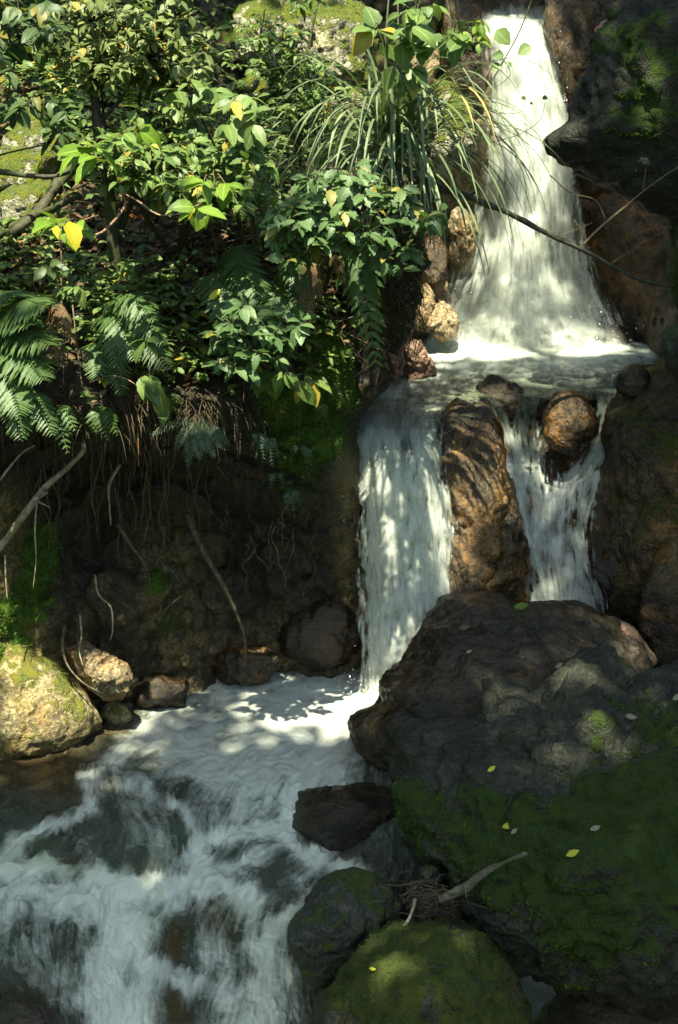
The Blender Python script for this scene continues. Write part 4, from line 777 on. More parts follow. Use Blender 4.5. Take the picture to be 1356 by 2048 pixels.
shrub('glossy green shrub on the bank lip above the mossy face', (545, 780, 6.9), [(500, 645, 70, 35, 22, 6.25), (470, 700, 50, 45, 16, 6.2), (570, 650, 35, 35, 8, 6.2), (555, 690, 30, 25, 5, 6.3)], .108, 'leaf_pale', T=T_BROAD, n=5, dyn=.1)
shrub('sprig with three long hanging leaves at the bank lip', (520, 740, 6.8), [(555, 745, 20, 12, 3, 6.25), (610, 760, 15, 15, 3, 6.3)], .13, 'leaf_mid', T=T_OVAL, n=3, droop=1.2, r0=.004)
shrub('leafy sprig hanging at the left among brown fern', (280, 800, 6.7), [(290, 760, 20, 14, 4, 6.25), (320, 790, 12, 20, 3, 6.25)], .10, 'leaf_mid', T=T_BROAD, n=3, droop=.8, r0=.004)
shrub('leafy seedling with three leaves on a thin stem at left', (155, 680, 6.8), [(155, 578, 20, 12, 2, 6.5)], .085, 'leaf_mid', T=T_BROAD, n=3, r0=.003, name='seedling', cat='seedling')
shrub('seedling of pointed leaves at the left, above the three leaved one', (95, 640, 6.9), [(90, 545, 25, 12, 3, 6.6)], .085, 'leaf_dark', T=T_LANCE, n=5, r0=.003, name='seedling', cat='seedling')
shrub('seedling with dark leaves in the litter at centre left', (290, 700, 6.9), [(285, 600, 25, 12, 3, 6.6), (300, 670, 25, 12, 2, 6.6)], .09, 'leaf_dark', T=T_BROAD, n=4, r0=.003, name='seedling', cat='seedling')
shrub('bright yellow green sprig at the left with lit leaves on a pink stem', (215, 470, 6.6), [(135, 450, 40, 14, 4, 6.1)], .11, 'leaf_bright', T=T_BROAD, n=4, r0=.004, stem='redstem')
shrub('bright yellow green sprig lit by the sun above the branch at left', (170, 340, 6.6), [(190, 305, 40, 14, 4, 6.1), (270, 265, 25, 15, 2, 6.15)], .12, 'leaf_bright', T=T_BROAD, n=4, r0=.004, stem='redstem')
shrub('pale green whorled sprig with sunlit leaf in the middle of the left shrubs', (340, 420, 6.6), [(395, 405, 25, 14, 3, 6.1), (430, 365, 30, 14, 3, 6.15)], .11, 'leaf_bright', T=T_BROAD, n=4, r0=.004, stem='redstem')
shrub('leafy spray entering from the top edge at centre', (610, 40, 7.6), [(610, 0, 30, 20, 8, 7.0)], .07, 'leaf_mid', n=5, r0=.004)
# plants at the upper centre
shrub('large leaved green climber hanging from the top edge left of the upper fall', (800, -60, 6.9), [(770, 80, 40, 25, 7, 6.3), (830, 60, 35, 35, 8, 6.3), (835, 15, 40, 20, 6, 6.3), (800, 140, 30, 25, 4, 6.4), (905, 75, 20, 20, 4, 6.6)], .105, 'leaf_mid', T=T_BROAD, n=3, Wr=.7, r0=.006)
shrub('small pale leaved creeper at left of the upper fall top', (900, -80, 7.6), [(915, 70, 30, 25, 9, 7.4), (945, 60, 25, 30, 8, 7.4), (890, 100, 25, 20, 6, 7.4)], .06, 'leaf_bright', T=T_BROAD, n=4, r0=.004)

# thin stems in front of the upper fall, with a few big leaves
def vine(label, pts, leaves, r=.004, L=.10, leaf='leaf_mid', mat='bark', extra=()):
    p0 = P(*pts[0]); root = tag(empty('vine', p0), label, 'vine'); a = Acc(); add_tube(a, smooth_path([P(*q) for q in pts], 8), r, r * .5, 6, .2)
    for e in extra: add_tube(a, smooth_path([P(*q) for q in e], 8), r * .6, r * .25, 5, .2)
    a.build('stem', M[mat], root, origin=p0)
    for (x, y, Y, dx, dy, k) in leaves:
        f = Acc(); q = P(x, y, Y); e = P(x + dx, y + dy, Y - .02)
        add_leaves(f, [q], [e - q], [unit(CAMP - q) + np.array([0, 0, .3])], L * k, L * k * .8, T_BROAD, curl=.15); f.build('leaf', M[leaf], root, origin=p0)
vine('dark thin vine with two big leaves across the upper fall', [(1075, -30, 7.2), (1040, 60, 7.2), (1008, 120, 7.2), (985, 160, 7.2), (965, 180, 7.2)], [(992, 60, 7.2, 25, 25, .95), (1062, 92, 7.2, -26, 16, .75), (1008, 110, 7.2, -28, 5, .6), (1000, 128, 7.2, -20, 14, .5), (1015, 125, 7.2, 10, 12, .3)],
     extra=[[(1008, 120, 7.2), (1020, 150, 7.2), (985, 180, 7.2)]])
vine('dark looping vine left of the upper fall with no leaves but small tips', [(905, -30, 7.1), (920, 50, 7.1), (940, 110, 7.1), (968, 158, 7.1), (985, 130, 7.1)], [(935, 190, 7.1, -8, 10, .3)], r=.005, L=.08)
vine('hair thin curving stem across the middle of the upper fall', [(985, 285, 7.0), (1040, 268, 7.0), (1080, 240, 7.0), (1090, 205, 7.0)], [(1052, 196, 7.0, -14, 0, .3), (1085, 194, 7.0, 14, 4, .3), (1060, 205, 7.0, 10, 6, .2)], r=.0022, L=.09, extra=[[(985, 225, 7.0), (1040, 225, 7.0), (1055, 200, 7.0), (1120, 198, 7.0)]])
vine('pale twisted twig loop under the branch at the right of the upper fall', [(1100, 350, 7.4), (1140, 385, 7.4), (1190, 400, 7.4), (1212, 440, 7.4)], [], r=.003, mat='twig', extra=[[(1145, 380, 7.4), (1142, 355, 7.4)], [(1148, 440, 7.4), (1170, 470, 7.4), (1168, 500, 7.4)], [(1120, 470, 7.4), (1150, 460, 7.4), (1185, 445, 7.4)]])

# strap leaved plant on the root mat
b0 = P(795, 300, 6.95); root = tag(empty('strap_leaf_plant', b0), 'tufted plant of long arching strap leaves left of the upper fall', 'plant'); fo = Acc()
def blade(acc, p0, dirv, length, width, sag, n=14, lv=.5):
    d = unit(np.asarray(dirv, float)); p = [np.asarray(p0, float)]; st_ = length / n; v_ = d.copy()
    for k in range(n):
        v_ = unit(v_ + np.array([0, 0, -sag / n * (.6 + 1.1 * k / n)])); p.append(p[-1] + v_ * st_)
    p = np.array(p); T = unit(np.gradient(p, axis=0)); S = unit(np.cross(T, np.array([0, 0, 1.0]) + .02 * rng.normal(size=3) + T[:, [1, 0, 2]] * 0)); N = np.cross(S, T)
    tt = np.linspace(0, 1, n + 1); wd = width * np.minimum(1, (1 - tt) * 3.5 + .03) ** .8 * np.minimum(1, .5 + tt * 3)
    V = np.stack([p - S * wd[:, None] / 2 + N * wd[:, None] * .18, p, p + S * wd[:, None] / 2 + N * wd[:, None] * .18], 1)
    acc.add(V.reshape(-1, 3), grid_faces(n + 1, 3), lv=lv, ac=np.tile([1., 0., 1.], n + 1))
for k in range(150):
    a = rng.random() * 2 * math.pi; el = rng.uniform(.15, 1.4); p0 = b0 + np.array([rng.normal() * .07, rng.normal() * .05, rng.normal() * .03])
    dv = [math.cos(a) * math.cos(el), math.sin(a) * math.cos(el) * .8 - .2, math.sin(el)]
    blade(fo, p0, dv, rng.uniform(.45, .92), rng.uniform(.010, .018), rng.uniform(1.6, 3.2), lv=.9 * rng.random())
for k in range(30):
    a = rng.uniform(-.6, .8); blade(fo, b0 + np.array([rng.normal() * .06, 0, 0]), [math.sin(a) * .9, -.35, .75 + .3 * rng.random()], rng.uniform(.6, 1.0), rng.uniform(.010, .017), rng.uniform(2.0, 3.4), lv=rng.random())
fo.build('foliage', M['strap'], root, origin=b0)
# second, thinner tuft to the left
b1 = P(640, 330, 7.6); root = tag(empty('strap_leaf_plant', b1), 'thin tuft of grey arching blades behind the bluish shrub', 'plant'); fo = Acc()
for k in range(46):
    a = rng.random() * 2 * math.pi; el = rng.uniform(.4, 1.4)
    blade(fo, b1 + rng.normal(size=3) * .04, [math.cos(a) * math.cos(el), -.3, math.sin(el)], rng.uniform(.35, .7), rng.uniform(.006, .011), rng.uniform(1.8, 3.2), lv=rng.random())
fo.build('foliage', M['strap'], root, origin=b1)

# root mat: hanging dead blades and rootlets under the strap plant
mat_a = Acc(); ctr0 = P(770, 480, 7.2)
for k in range(420):
    x = 690 + 150 * rng.random(); y = 330 + 260 * rng.random(); p0 = P(x, y, 7.25 + .12 * rng.normal() * .5)
    ln = rng.uniform(.1, .5); q = [p0 + np.array([rng.normal() * .02 * t_, -.03 * t_ + rng.normal() * .01, -ln * t_ / 4]) for t_ in range(5)]
    add_tube(mat_a, np.array(q), rng.uniform(.0015, .004), .0008, 4, lv=rng.random(), ac=.6)
tag(mat_a.build('root_mat', M['deadblade'], origin=ctr0), 'curtain of dead blades and rootlets hanging at the bank corner', 'roots')
rock([(665, 470), (690, 350), (760, 310), (820, 340), (838, 430), (834, 560), (832, 625), (805, 668), (760, 690), (715, 650), (680, 560)], 7.5, .28, M['mossy'], 'dark mossy earth clump under the strap leaved plant', 131, amp=1.2, sub=6, rough=2., lumps=.04, name='earth_clump', cat='earth clump')

# moss cushions standing up from the mossy stones
M['moss'] = leaf_mat('moss_tuft', (.012, .030, .003), (.075, .135, .010), trans=(.08, .15, .01), tamt=.25, rough=.8)
def tufts(V, Nn, wgt, n, hgt=.014):
    a = Acc(); wgt = np.clip(wgt, 0, None); i = rng.choice(len(V), n, p=wgt / wgt.sum()); p = V[i] + rng.normal(size=(n, 3)) * .004
    dr = Nn[i] + rng.normal(size=(n, 3)) * .55 + np.array([0, 0, .2]); hh = hgt * rng.uniform(.4, 1.3, n)
    cl = .5 + .5 * fbm(p * 9, 3, 77); lv_ = np.clip(cl + rng.normal(size=n) * .15, 0, 1)
    add_leaves(a, p, dr, rng.normal(size=(n, 3)), hh, hh * .38, T_CAN, curl=.2, lv=lv_); return a
def moss_on(ob, n, thr=.42, hgt=.014):
    me = ob.data; k = len(me.vertices); V = np.empty(k * 3, np.float32); me.vertices.foreach_get('co', V); Nn = np.empty(k * 3, np.float32); me.vertices.foreach_get('normal', Nn)
    V = V.reshape(-1, 3) + np.array(ob.location); Nn = Nn.reshape(-1, 3); mo = np.empty(k, np.float32); me.attributes['moss'].data.foreach_get('value', mo)
    wg = sstep(thr - .1, thr + .15, mo + .28 * fbm(V * 5, 3, 66) + .12 * Nn[:, 2]) * (Nn @ np.array([0, -.8, .6]) > -.3)
    t = tufts(V, Nn, wg, n, hgt).build('moss', M['moss'], ob, origin=np.array(ob.location)); t.location = (0, 0, 0); t['kind'] = 'stuff'
moss_on(bpy.data.objects[MOSS_ROCKS[0]], 42000, hgt=.018); moss_on(bpy.data.objects[MOSS_ROCKS[1]], 16000, hgt=.010); moss_on(bpy.data.objects[MOSS_ROCKS[2]], 12000, hgt=.018)

# ------------------------------------------------------------------ ferns
fern('large fern with broad arching fronds at the left edge', (-20, 700, 6.55), [(95, 610, 6.0), (100, 690, 6.0, .8), (88, 760, 5.95, .8), (40, 830, 5.95, .8), (30, 590, 6.1), (-60, 800, 6.0), (60, 650, 6.0)], .17, 36, wr=.15)
fern('fern with two wide fronds at the lip below the large left fern', (40, 800, 6.4), [(105, 870, 6.0, .9), (40, 880, 6.0, .8)], .11, 24, wr=.17)
fern('bright little fern frond hanging at the left of the dark undercut', (110, 820, 6.35), [(135, 905, 6.1, .6), (150, 860, 6.1, .6)], .07, 12)
fern('broad dark fern in the middle of the bank lit from above', (440, 560, 6.95), [(520, 600, 6.4), (450, 640, 6.4), (500, 530, 6.6)], .14, 32, wr=.15)
fern('dark fern hanging right of the broad middle one', (560, 560, 6.9), [(600, 640, 6.5, .8), (545, 650, 6.45, .8), (610, 580, 6.5)], .12, 30, wr=.15)
fern('hanging fern frond pointing down beside the upper pool rocks', (668, 572, 6.85), [(755, 745, 6.5, 1.5)], .15, 26, droop=.5, arch=.22, wr=.24)
fern('drooping fern at left centre of the bank', (200, 640, 6.8), [(330, 690, 6.3), (310, 640, 6.35), (270, 720, 6.3), (340, 740, 6.3, .8)], .13, 32, wr=.15)
fern('shadowed fern under the drooping left centre one', (215, 690, 6.7), [(245, 790, 6.35, .7), (190, 760, 6.3, .7), (240, 740, 6.3)], .11, 28, wr=.15)
fern('fern fringe hanging over the dark undercut at left', (200, 810, 6.45), [(215, 880, 6.3, .4), (235, 870, 6.3, .4), (190, 870, 6.3, .4)], .05, 12, leaf='fern')
fern('tuft of narrow ladder fronds over the undercut', (395, 830, 6.66), [(375, 935, 6.5, .5), (400, 920, 6.48, .5), (430, 915, 6.5, .5), (450, 900, 6.5, .5), (462, 890, 6.52, .5), (300, 870, 6.5, .6), (350, 900, 6.5, .5), (415, 905, 6.46, .5)], .045, 18, leaf='fern_grey', T=T_PIN5, arch=.04)
fern('small pale ladder fern on the dark face below the glossy shrub', (535, 875, 6.9), [(510, 920, 6.8, .5), (525, 930, 6.78, .5), (545, 935, 6.78, .5), (560, 925, 6.8, .5), (500, 900, 6.8, .5)], .03, 14, leaf='fern_grey', T=T_PIN5)
fern('tiny pale fern on the mossy face near the left fall', (600, 900, 7.0), [(625, 935, 6.9, .5), (615, 925, 6.9, .5), (580, 925, 6.9, .5)], .028, 12, leaf='fern_grey', T=T_PIN5)
fern('tiny grey fern low on the dark wall of the undercut', (575, 985, 7.1), [(590, 1035, 7.0, .5), (575, 1025, 7.0, .5), (602, 1015, 7.0, .5)], .028, 12, leaf='fern_grey', T=T_PIN5)
fern('grey fern tuft between ladder ferns on the dark face', (550, 955, 7.05), [(540, 980, 6.95, .5), (570, 978, 6.95, .5)], .025, 10, leaf='fern_grey', T=T_PIN5)
fern('small fern beside the moss above the left fall', (640, 810, 7.0), [(655, 850, 6.9, .5), (645, 860, 6.9, .5), (632, 845, 6.9, .5)], .03, 10, T=T_PIN5)
fern('pale fern fringe in the middle of the undercut roof', (330, 800, 6.6), [(355, 830, 6.5, .4), (340, 850, 6.5, .4), (365, 810, 6.5, .4)], .035, 12, T=T_PIN5)
fern('green fern behind the sprawling shrub on the slope', (500, 400, 7.3), [(520, 470, 7.0), (480, 440, 7.0), (545, 430, 7.0), (460, 380, 7.1)], .10, 26, wr=.17)
fern('slim upright fern on the shaded slope under the dense shrub', (260, 230, 7.9), [(240, 130, 7.6), (270, 150, 7.6), (290, 180, 7.6)], .06, 18)
# dead fronds
fern('dead brown curled fern frond hanging in the middle of the bank', (610, 535, 6.8), [(622, 640, 6.5, .8), (640, 600, 6.5, .8), (605, 610, 6.5, .8)], .075, 16, leaf='dry', droop=1.2, group='dead fern fronds')
fern('dead brown curled fern frond beside the large left fern', (95, 650, 6.5), [(150, 690, 6.2, .8), (115, 730, 6.2, .8), (145, 660, 6.2)], .07, 16, leaf='dry', droop=1.2, group='dead fern fronds')
fern('small dead frond above the hanging fern', (660, 520, 6.7), [(690, 570, 6.5, .6)], .05, 12, leaf='dry', droop=1.2, group='dead fern fronds')

# ------------------------------------------------------------------ stems, branches, roots
branch('mossy thin tree stem rising through the left shrubs', [(240, 600, 7.0), (228, 480, 6.95), (218, 380, 6.9), (200, 260, 6.85), (185, 150, 6.9), (200, 20, 6.95), (190, -80, 7)], .030, .016, 'bark', 'sapling', 'sapling', twigs=[([(205, 240, 6.85), (240, 200, 6.8), (270, 150, 6.8)], .010, .004), ([(190, 170, 6.9), (160, 110, 6.9)], .009, .004)])
branch('long dark fallen branch slanting across the upper fall', [(770, 320, 7.0), (830, 350, 7.05), (870, 372, 7.1), (940, 395, 7.2), (1020, 428, 7.3), (1090, 465, 7.4), (1160, 497, 7.5), (1220, 530, 7.6), (1280, 560, 7.7), (1348, 574, 7.8)], .021, .006, 'branch', 'fallen_branch', 'branch',
       twigs=[([(935, 392, 7.2), (950, 384, 7.18), (955, 378, 7.17)], .008, .003)])
branch('bare forked twig rising right from the fallen branch to the edge', [(1165, 490, 7.5), (1200, 455, 7.5), (1245, 418, 7.5), (1300, 372, 7.5), (1365, 328, 7.5)], .006, .003, 'twig', 'twig', 'twig', twigs=[([(1285, 383, 7.5), (1290, 350, 7.5), (1292, 335, 7.5)], .0025, .001)])
branch('short straight bare twig below the forked one at the right', [(1222, 527, 7.6), (1270, 497, 7.55), (1332, 461, 7.5)], .004, .002, 'twig', 'twig', 'twig')
branch('dark crooked branch entering from the left edge below the lit sprig', [(-60, 340, 6.3), (0, 343, 6.3), (70, 352, 6.3), (120, 350, 6.3), (170, 330, 6.35)], .013, .005, 'bark')
branch('pale pinkish stem curving down to the left sprig', [(140, 472, 6.15), (190, 470, 6.15), (220, 450, 6.2), (250, 410, 6.3), (240, 380, 6.4)], .005, .004, 'redstem', 'stalk', 'stalk')
branch('pale pinkish stem under the middle sprig', [(245, 385, 6.3), (280, 405, 6.2), (320, 430, 6.15), (370, 425, 6.15), (395, 410, 6.1)], .004, .003, 'redstem', 'stalk', 'stalk')
branch('thick dark leaning log behind the branch at the left slope', [(-50, 500, 7.3), (30, 450, 7.3), (100, 420, 7.2), (160, 390, 7.1)], .022, .014, 'bark', 'log', 'log')
branch('bleached forked branch leaning at left below the fern', [(-20, 1115, 6.55), (15, 1075, 6.55), (55, 1020, 6.5), (85, 980, 6.5), (130, 940, 6.45), (165, 905, 6.4), (165, 885, 6.4)], .018, .008, 'palewood', 'dead_branch', 'branch', twigs=[([(50, 1030, 6.5), (75, 1000, 6.5), (95, 985, 6.45)], .008, .004), ([(70, 1000, 6.5), (100, 1015, 6.5)], .006, .003), ([(0, 960, 6.5), (40, 910, 6.5), (70, 890, 6.5)], .006, .003)])
branch('thin dead stem standing at the left, right of the large fern', [(122, 440, 6.9), (123, 600, 6.5), (127, 770, 6.3)], .004, .003, 'twig', 'stalk', 'stalk')
branch('thin dead stem standing left of the drooping fern', [(145, 610, 6.5), (155, 700, 6.35), (165, 780, 6.3)], .003, .002, 'twig', 'stalk', 'stalk')
branch('thin upright bare stem in front of the bank centre', [(512, 590, 7.0), (508, 500, 6.8), (500, 420, 6.6), (508, 380, 6.6)], .006, .004, 'twig', 'stalk', 'stalk')
branch('thin bare stem left of centre in the litter', [(440, 580, 7.0), (432, 500, 6.8), (420, 440, 6.7)], .004, .003, 'twig', 'stalk', 'stalk')
branch('pale curved thin stem holding the hanging sprig at left', [(180, 765, 6.4), (215, 752, 6.35), (250, 757, 6.3), (280, 775, 6.25)], .003, .002, 'redstem', 'stalk', 'stalk')
branch('upright dark sapling stem left of the upper fall', [(790, 330, 7.0), (785, 200, 7.05), (800, 100, 7.1), (830, -30, 7.2)], .010, .006, 'bark', 'sapling', 'sapling', twigs=[([(785, 200, 7.05), (750, 120, 7.0), (745, 60, 7.0)], .005, .003)])
branch('slender dark stem in front of mossy outcrop at top centre', [(590, 330, 7.9), (605, 200, 7.8), (620, 80, 7.8), (645, -30, 7.8)], .008, .005, 'bark', 'sapling', 'sapling')
branch('mossy roots running down the lit slope at left', [(170, 300, 7.6), (120, 360, 7.4), (80, 420, 7.3), (20, 470, 7.2)], .03, .02, 'bark', 'root', 'root')
# driftwood between the boulders
branch('grey broken driftwood stick pointing up right against the mossy boulder', [(880, 1800, 5.1), (930, 1775, 5.1), (960, 1752, 5.08), (1000, 1730, 5.05), (1053, 1707, 5.0)], .022, .008, 'driftwood', 'driftwood_stick', 'stick', twigs=[([(930, 1772, 5.08), (932, 1795, 5.05)], .005, .003)], knob=.5)
branch('pale bent stick lying on the grey boulder edge', [(790, 1862, 5.02), (812, 1848, 5.02), (825, 1820, 5.05), (830, 1798, 5.08)], .008, .006, 'palewood', 'stick', 'stick')
acc = Acc()
for k in range(90):
    x = rng.normal(860, 40); y = 1790 + rng.normal() * 18; p = P(x, y, 5.15 + rng.normal() * .03); d = rng.normal(size=3) * np.array([.05, .03, .015])
    add_tube(acc, np.array([p, p + d * .5 + rng.normal(size=3) * .006, p + d]), .0025, .0015, 4)
tag(acc.build('twig_debris', M['twig']), 'tangle of small twigs caught between the boulders', 'debris', kind='stuff')
rock([(800, 1780), (830, 1760), (900, 1770), (940, 1790), (930, 1860), (850, 1870), (800, 1850)], 5.35, .16, M['dark'], 'dark wedged stone under the driftwood between the boulders', 133, amp=.9, sub=5)

GR = 'thin roots hanging in the undercut'
def root_thing(pts, r0, label, mat='root', group=None):
    p = smooth_path(pts, 6); a = Acc(); add_tube(a, p, r0, r0 * .4, 5, .25)
    return tag(a.build('root', M[mat], origin=p[0]), label, 'root', group)
for k in range(80):
    x = rng.uniform(10, 520) if k < 60 else rng.uniform(430, 720); y0 = rng.uniform(830, 930) if k < 60 else rng.uniform(950, 1100); ln = rng.uniform(60, 260) * (1 if x < 420 else .5); Y0 = 6.75 + .2 * rng.random() + .0006 * x
    p = [P(x, y0, Y0)]; xx = x
    for j in range(1, 6):
        xx += rng.normal() * 7; p.append(P(xx, y0 + ln * j / 5, Y0 + .02 * j + .02 * rng.normal()))
    root_thing(p, rng.uniform(.0015, .0045), 'thin dark root hanging straight down in the undercut of the left bank', group=GR)
root_thing([P(*q) for q in [(240, 930, 6.9), (220, 965, 6.85), (218, 1000, 6.85), (222, 1050, 6.9)]], .009, 'thicker pale root curling out of the undercut roof', 'palewood')
root_thing([P(*q) for q in [(190, 1150, 6.9), (198, 1190, 6.85), (222, 1215, 6.82), (225, 1260, 6.85), (220, 1282, 6.85)]], .006, 'pale zigzag root above the sunlit rock', 'palewood')
root_thing([P(*q) for q in [(160, 1230, 6.8), (163, 1270, 6.72), (158, 1300, 6.68), (165, 1330, 6.62)]], .006, 'pale root reaching the top of the sunlit rock', 'palewood')
root_thing([P(*q) for q in [(130, 1250, 6.8), (125, 1290, 6.7), (135, 1330, 6.65), (165, 1365, 6.62), (200, 1385, 6.6)]], .009, 'brown root lying down the left side of the sunlit rock')
root_thing([P(*q) for q in [(375, 1030, 7.3), (400, 1090, 7.25), (440, 1160, 7.2), (470, 1220, 7.15), (490, 1280, 7.15), (488, 1330, 7.2)]], .017, 'long thick brown root slanting down to the back of the pool')
root_thing([P(*q) for q in [(235, 1050, 7.1), (265, 1095, 7.05), (290, 1130, 7.0), (300, 1170, 7.0)]], .012, 'reddish brown root slanting across the undercut at left')
root_thing([P(*q) for q in [(365, 1190, 7.1), (335, 1215, 7.05), (322, 1235, 7.05)]], .007, 'short curved root across the dim ochre rock')
root_thing([P(*q) for q in [(75, 985, 6.5), (70, 1060, 6.5), (72, 1120, 6.5), (66, 1180, 6.5)]], .005, 'pale root hanging from the bleached branch', 'palewood')
root_thing([P(*q) for q in [(10, 1110, 6.5), (12, 1170, 6.5), (15, 1200, 6.5)]], .004, 'short pale rootlet below the bleached branch at left edge', 'palewood')

# ------------------------------------------------------------------ litter, undergrowth and moss
bank_flat = Vb.reshape(-1, 3); bpx = PXg.ravel(); bpy_ = PYg.ravel()
def pick(n, fn):
    wgt = np.clip(fn(bpx, bpy_), 0, None) * (bank_flat[:, 1] < 11); i = rng.choice(len(wgt), n, p=wgt / wgt.sum()); return bank_flat[i] + rng.normal(size=(n, 3)) * .012
litter_w = lambda x, y: strokes([([(250, 520), (560, 520)], 130, 1), ([(100, 500), (300, 620)], 110, .8), ([(400, 650), (560, 620)], 70, .7), ([(100, 250), (200, 400)], 120, .6)], x, y) * (x > -300)
acc = Acc(); p = pick(4200, litter_w); n = len(p)
add_leaves(acc, p + np.array([0, -.01, .012]), rng.normal(size=(n, 3)) * np.array([1, 1, .35]), np.array([0, -.4, 1.]) + rng.normal(size=(n, 3)) * .4, rng.uniform(.03, .075, n), rng.uniform(.012, .03, n), T_OVAL, curl=rng.normal(size=n) * .4)
tag(acc.build('leaf_litter', M['dry']), 'brown fallen leaves covering the left slope', 'leaf litter', kind='stuff')
acc = Acc(); p = pick(750, litter_w)
for q in p:
    d = rng.normal(size=3) * np.array([1, .6, .5]); d = unit(d) * rng.uniform(.08, .35); a = q + np.array([0, -.02, .02])
    add_tube(acc, smooth_path([a, a + d * .5 + rng.normal(size=3) * .02, a + d + np.array([0, 0, -.03])], 4), rng.uniform(.0015, .004), .001, 4)
tag(acc.build('fallen_twigs', M['twig']), 'fallen twigs and dead stems criss-crossing the left slope', 'twigs', kind='stuff')
acc = Acc()
und_w = lambda x, y: strokes([([(0, 60), (270, 120)], 130, .9), ([(180, 270), (520, 310)], 110, .7), ([(0, 560), (300, 640)], 90, .6), ([(250, 720), (600, 700)], 60, .5), ([(600, 250), (800, 300)], 80, .6), ([(700, 420), (700, 560)], 60, .5)], x, y)
p = pick(3400, und_w)
for q in p:
    k = rng.integers(3, 7); st_ = q + np.array([rng.normal() * .02, -.02 - .06 * rng.random(), .03 + .14 * rng.random()]); a = rng.random(k) * 6.28
    dr = np.stack([np.cos(a), np.sin(a), rng.normal(size=k) * .3], -1); add_leaves(acc, np.repeat(st_[None], k, 0), dr, np.array([0, -.4, 1.]) + rng.normal(size=(k, 3)) * .3, rng.uniform(.03, .075, k), rng.uniform(.014, .034, k), T_OVAL, curl=.2)
tag(acc.build('undergrowth', M['leaf_mid']), 'low leafy undergrowth covering the left slope', 'undergrowth', kind='stuff')
acc = Acc(); p = pick(420, lambda x, y: strokes([([(0, 800), (250, 830), (480, 800)], 35, 1), ([(600, 780), (640, 760)], 10, .1)], x, y))
for q in p:
    blade(acc, q, [rng.normal() * .6, -.6, .3 * rng.random()], rng.uniform(.08, .3), .004, rng.uniform(1.5, 4), n=6, lv=rng.random())
tag(acc.build('grass', M['deadblade']), 'dry grass and rootlets fringing the bank lip', 'grass', kind='stuff')

nb = np.cross(np.gradient(Vb, axis=1), np.gradient(Vb, axis=0)); nb = unit(nb).reshape(-1, 3); nb *= np.sign((nb * (CAMP - bank_flat)).sum(-1, keepdims=True))
tag(tufts(bank_flat, nb, sstep(.3, .6, mossS.ravel() + .25 * fbm(bank_flat * 5, 3, 12)) * (bpy_ > 560) * (bpx > -150), 16000, .016).build('moss_carpet', M['moss']), 'bright green moss on the bank beside the left lower fall', 'moss', kind='stuff')
# fallen leaves on the boulders
def fallen(label, px, py, Y, L, mat, ang, wr=.5):
    a = Acc(); q = P(px, py, Y); add_leaves(a, [q], [[math.cos(ang), .2, math.sin(ang) * .5]], [unit(CAMP - q) + np.array([0, 0, .5])], L, L * wr, T_OVAL, curl=.3)
    tag(a.build('fallen_leaf', M[mat], origin=q), label, 'leaf')
LEAVES = [('curled yellow leaf low on the mossy boulder', 1132, 1712, .05, 'yellow', .3), ('yellow leaf with dark spots high on the mossy boulder', 1004, 1655, .05, 'yellow', .1), ('small pale dry leaf near the upper yellow leaf', 1022, 1668, .03, 'pale_dry', .8), ('pale brown dry leaf at right on the mossy boulder', 1180, 1660, .04, 'pale_dry', .2),
          ('small yellow green leaf near the left shoulder of the mossy boulder', 975, 1543, .035, 'yellow', .6), ('yellow green leaf on the top of the dark boulder', 1028, 1216, .07, 'leaf_bright', .1), ('pale green sliver leaf at right on the mossy boulder', 1250, 1432, .05, 'pale_dry', -.6), ('pale leaf scrap on the face of the dark boulder', 932, 1306, .03, 'pale_dry', .4),
          ('dull leaf near the top of the dark boulder', 918, 1258, .05, 'dry', .1), ('tan leaf on the ridge where dark and mossy boulders meet', 1110, 1335, .05, 'pale_dry', .2), ('yellow leaf in litter on the left slope', 418, 600, .06, 'yellow', .9), ('pale leaf at the right edge of mossy boulder', 1345, 1400, .05, 'pale_dry', .5), ('tiny yellow leaf on the olive mossy boulder', 738, 1937, .025, 'yellow', -.7)]

# ------------------------------------------------------------------ unseen trees added to block sun and sky over the gully
bpy.context.view_layer.update(); dg = bpy.context.evaluated_depsgraph_get()
def cast(px, py):
    d = Vector(rays(px, py)).normalized(); ok, loc, nr, _, ob, _ = C.ray_cast(dg, Vector((0, 0, CAMZ)), d); return (np.array(loc), np.array(nr)) if ok else (None, None)
for lab, px, py, L, mt, ang in LEAVES:
    loc, nr = cast(px, py)
    if loc is None: continue
    a = Acc(); L *= 1.15; q = loc + unit(CAMP - loc) * .022; add_leaves(a, [q], [[math.cos(ang), .3, math.sin(ang) * .6]], [np.array([0, 0, .9]) + unit(CAMP - q)], L, L * .5, T_OVAL, curl=-.2)
    tag(a.build('fallen_leaf', M[mt], origin=q), lab, 'leaf')
Sv = np.array(SUN); Ax = unit(np.cross(Sv, np.array([0, 0, 1.0]))); Bx = np.cross(Ax, Sv)
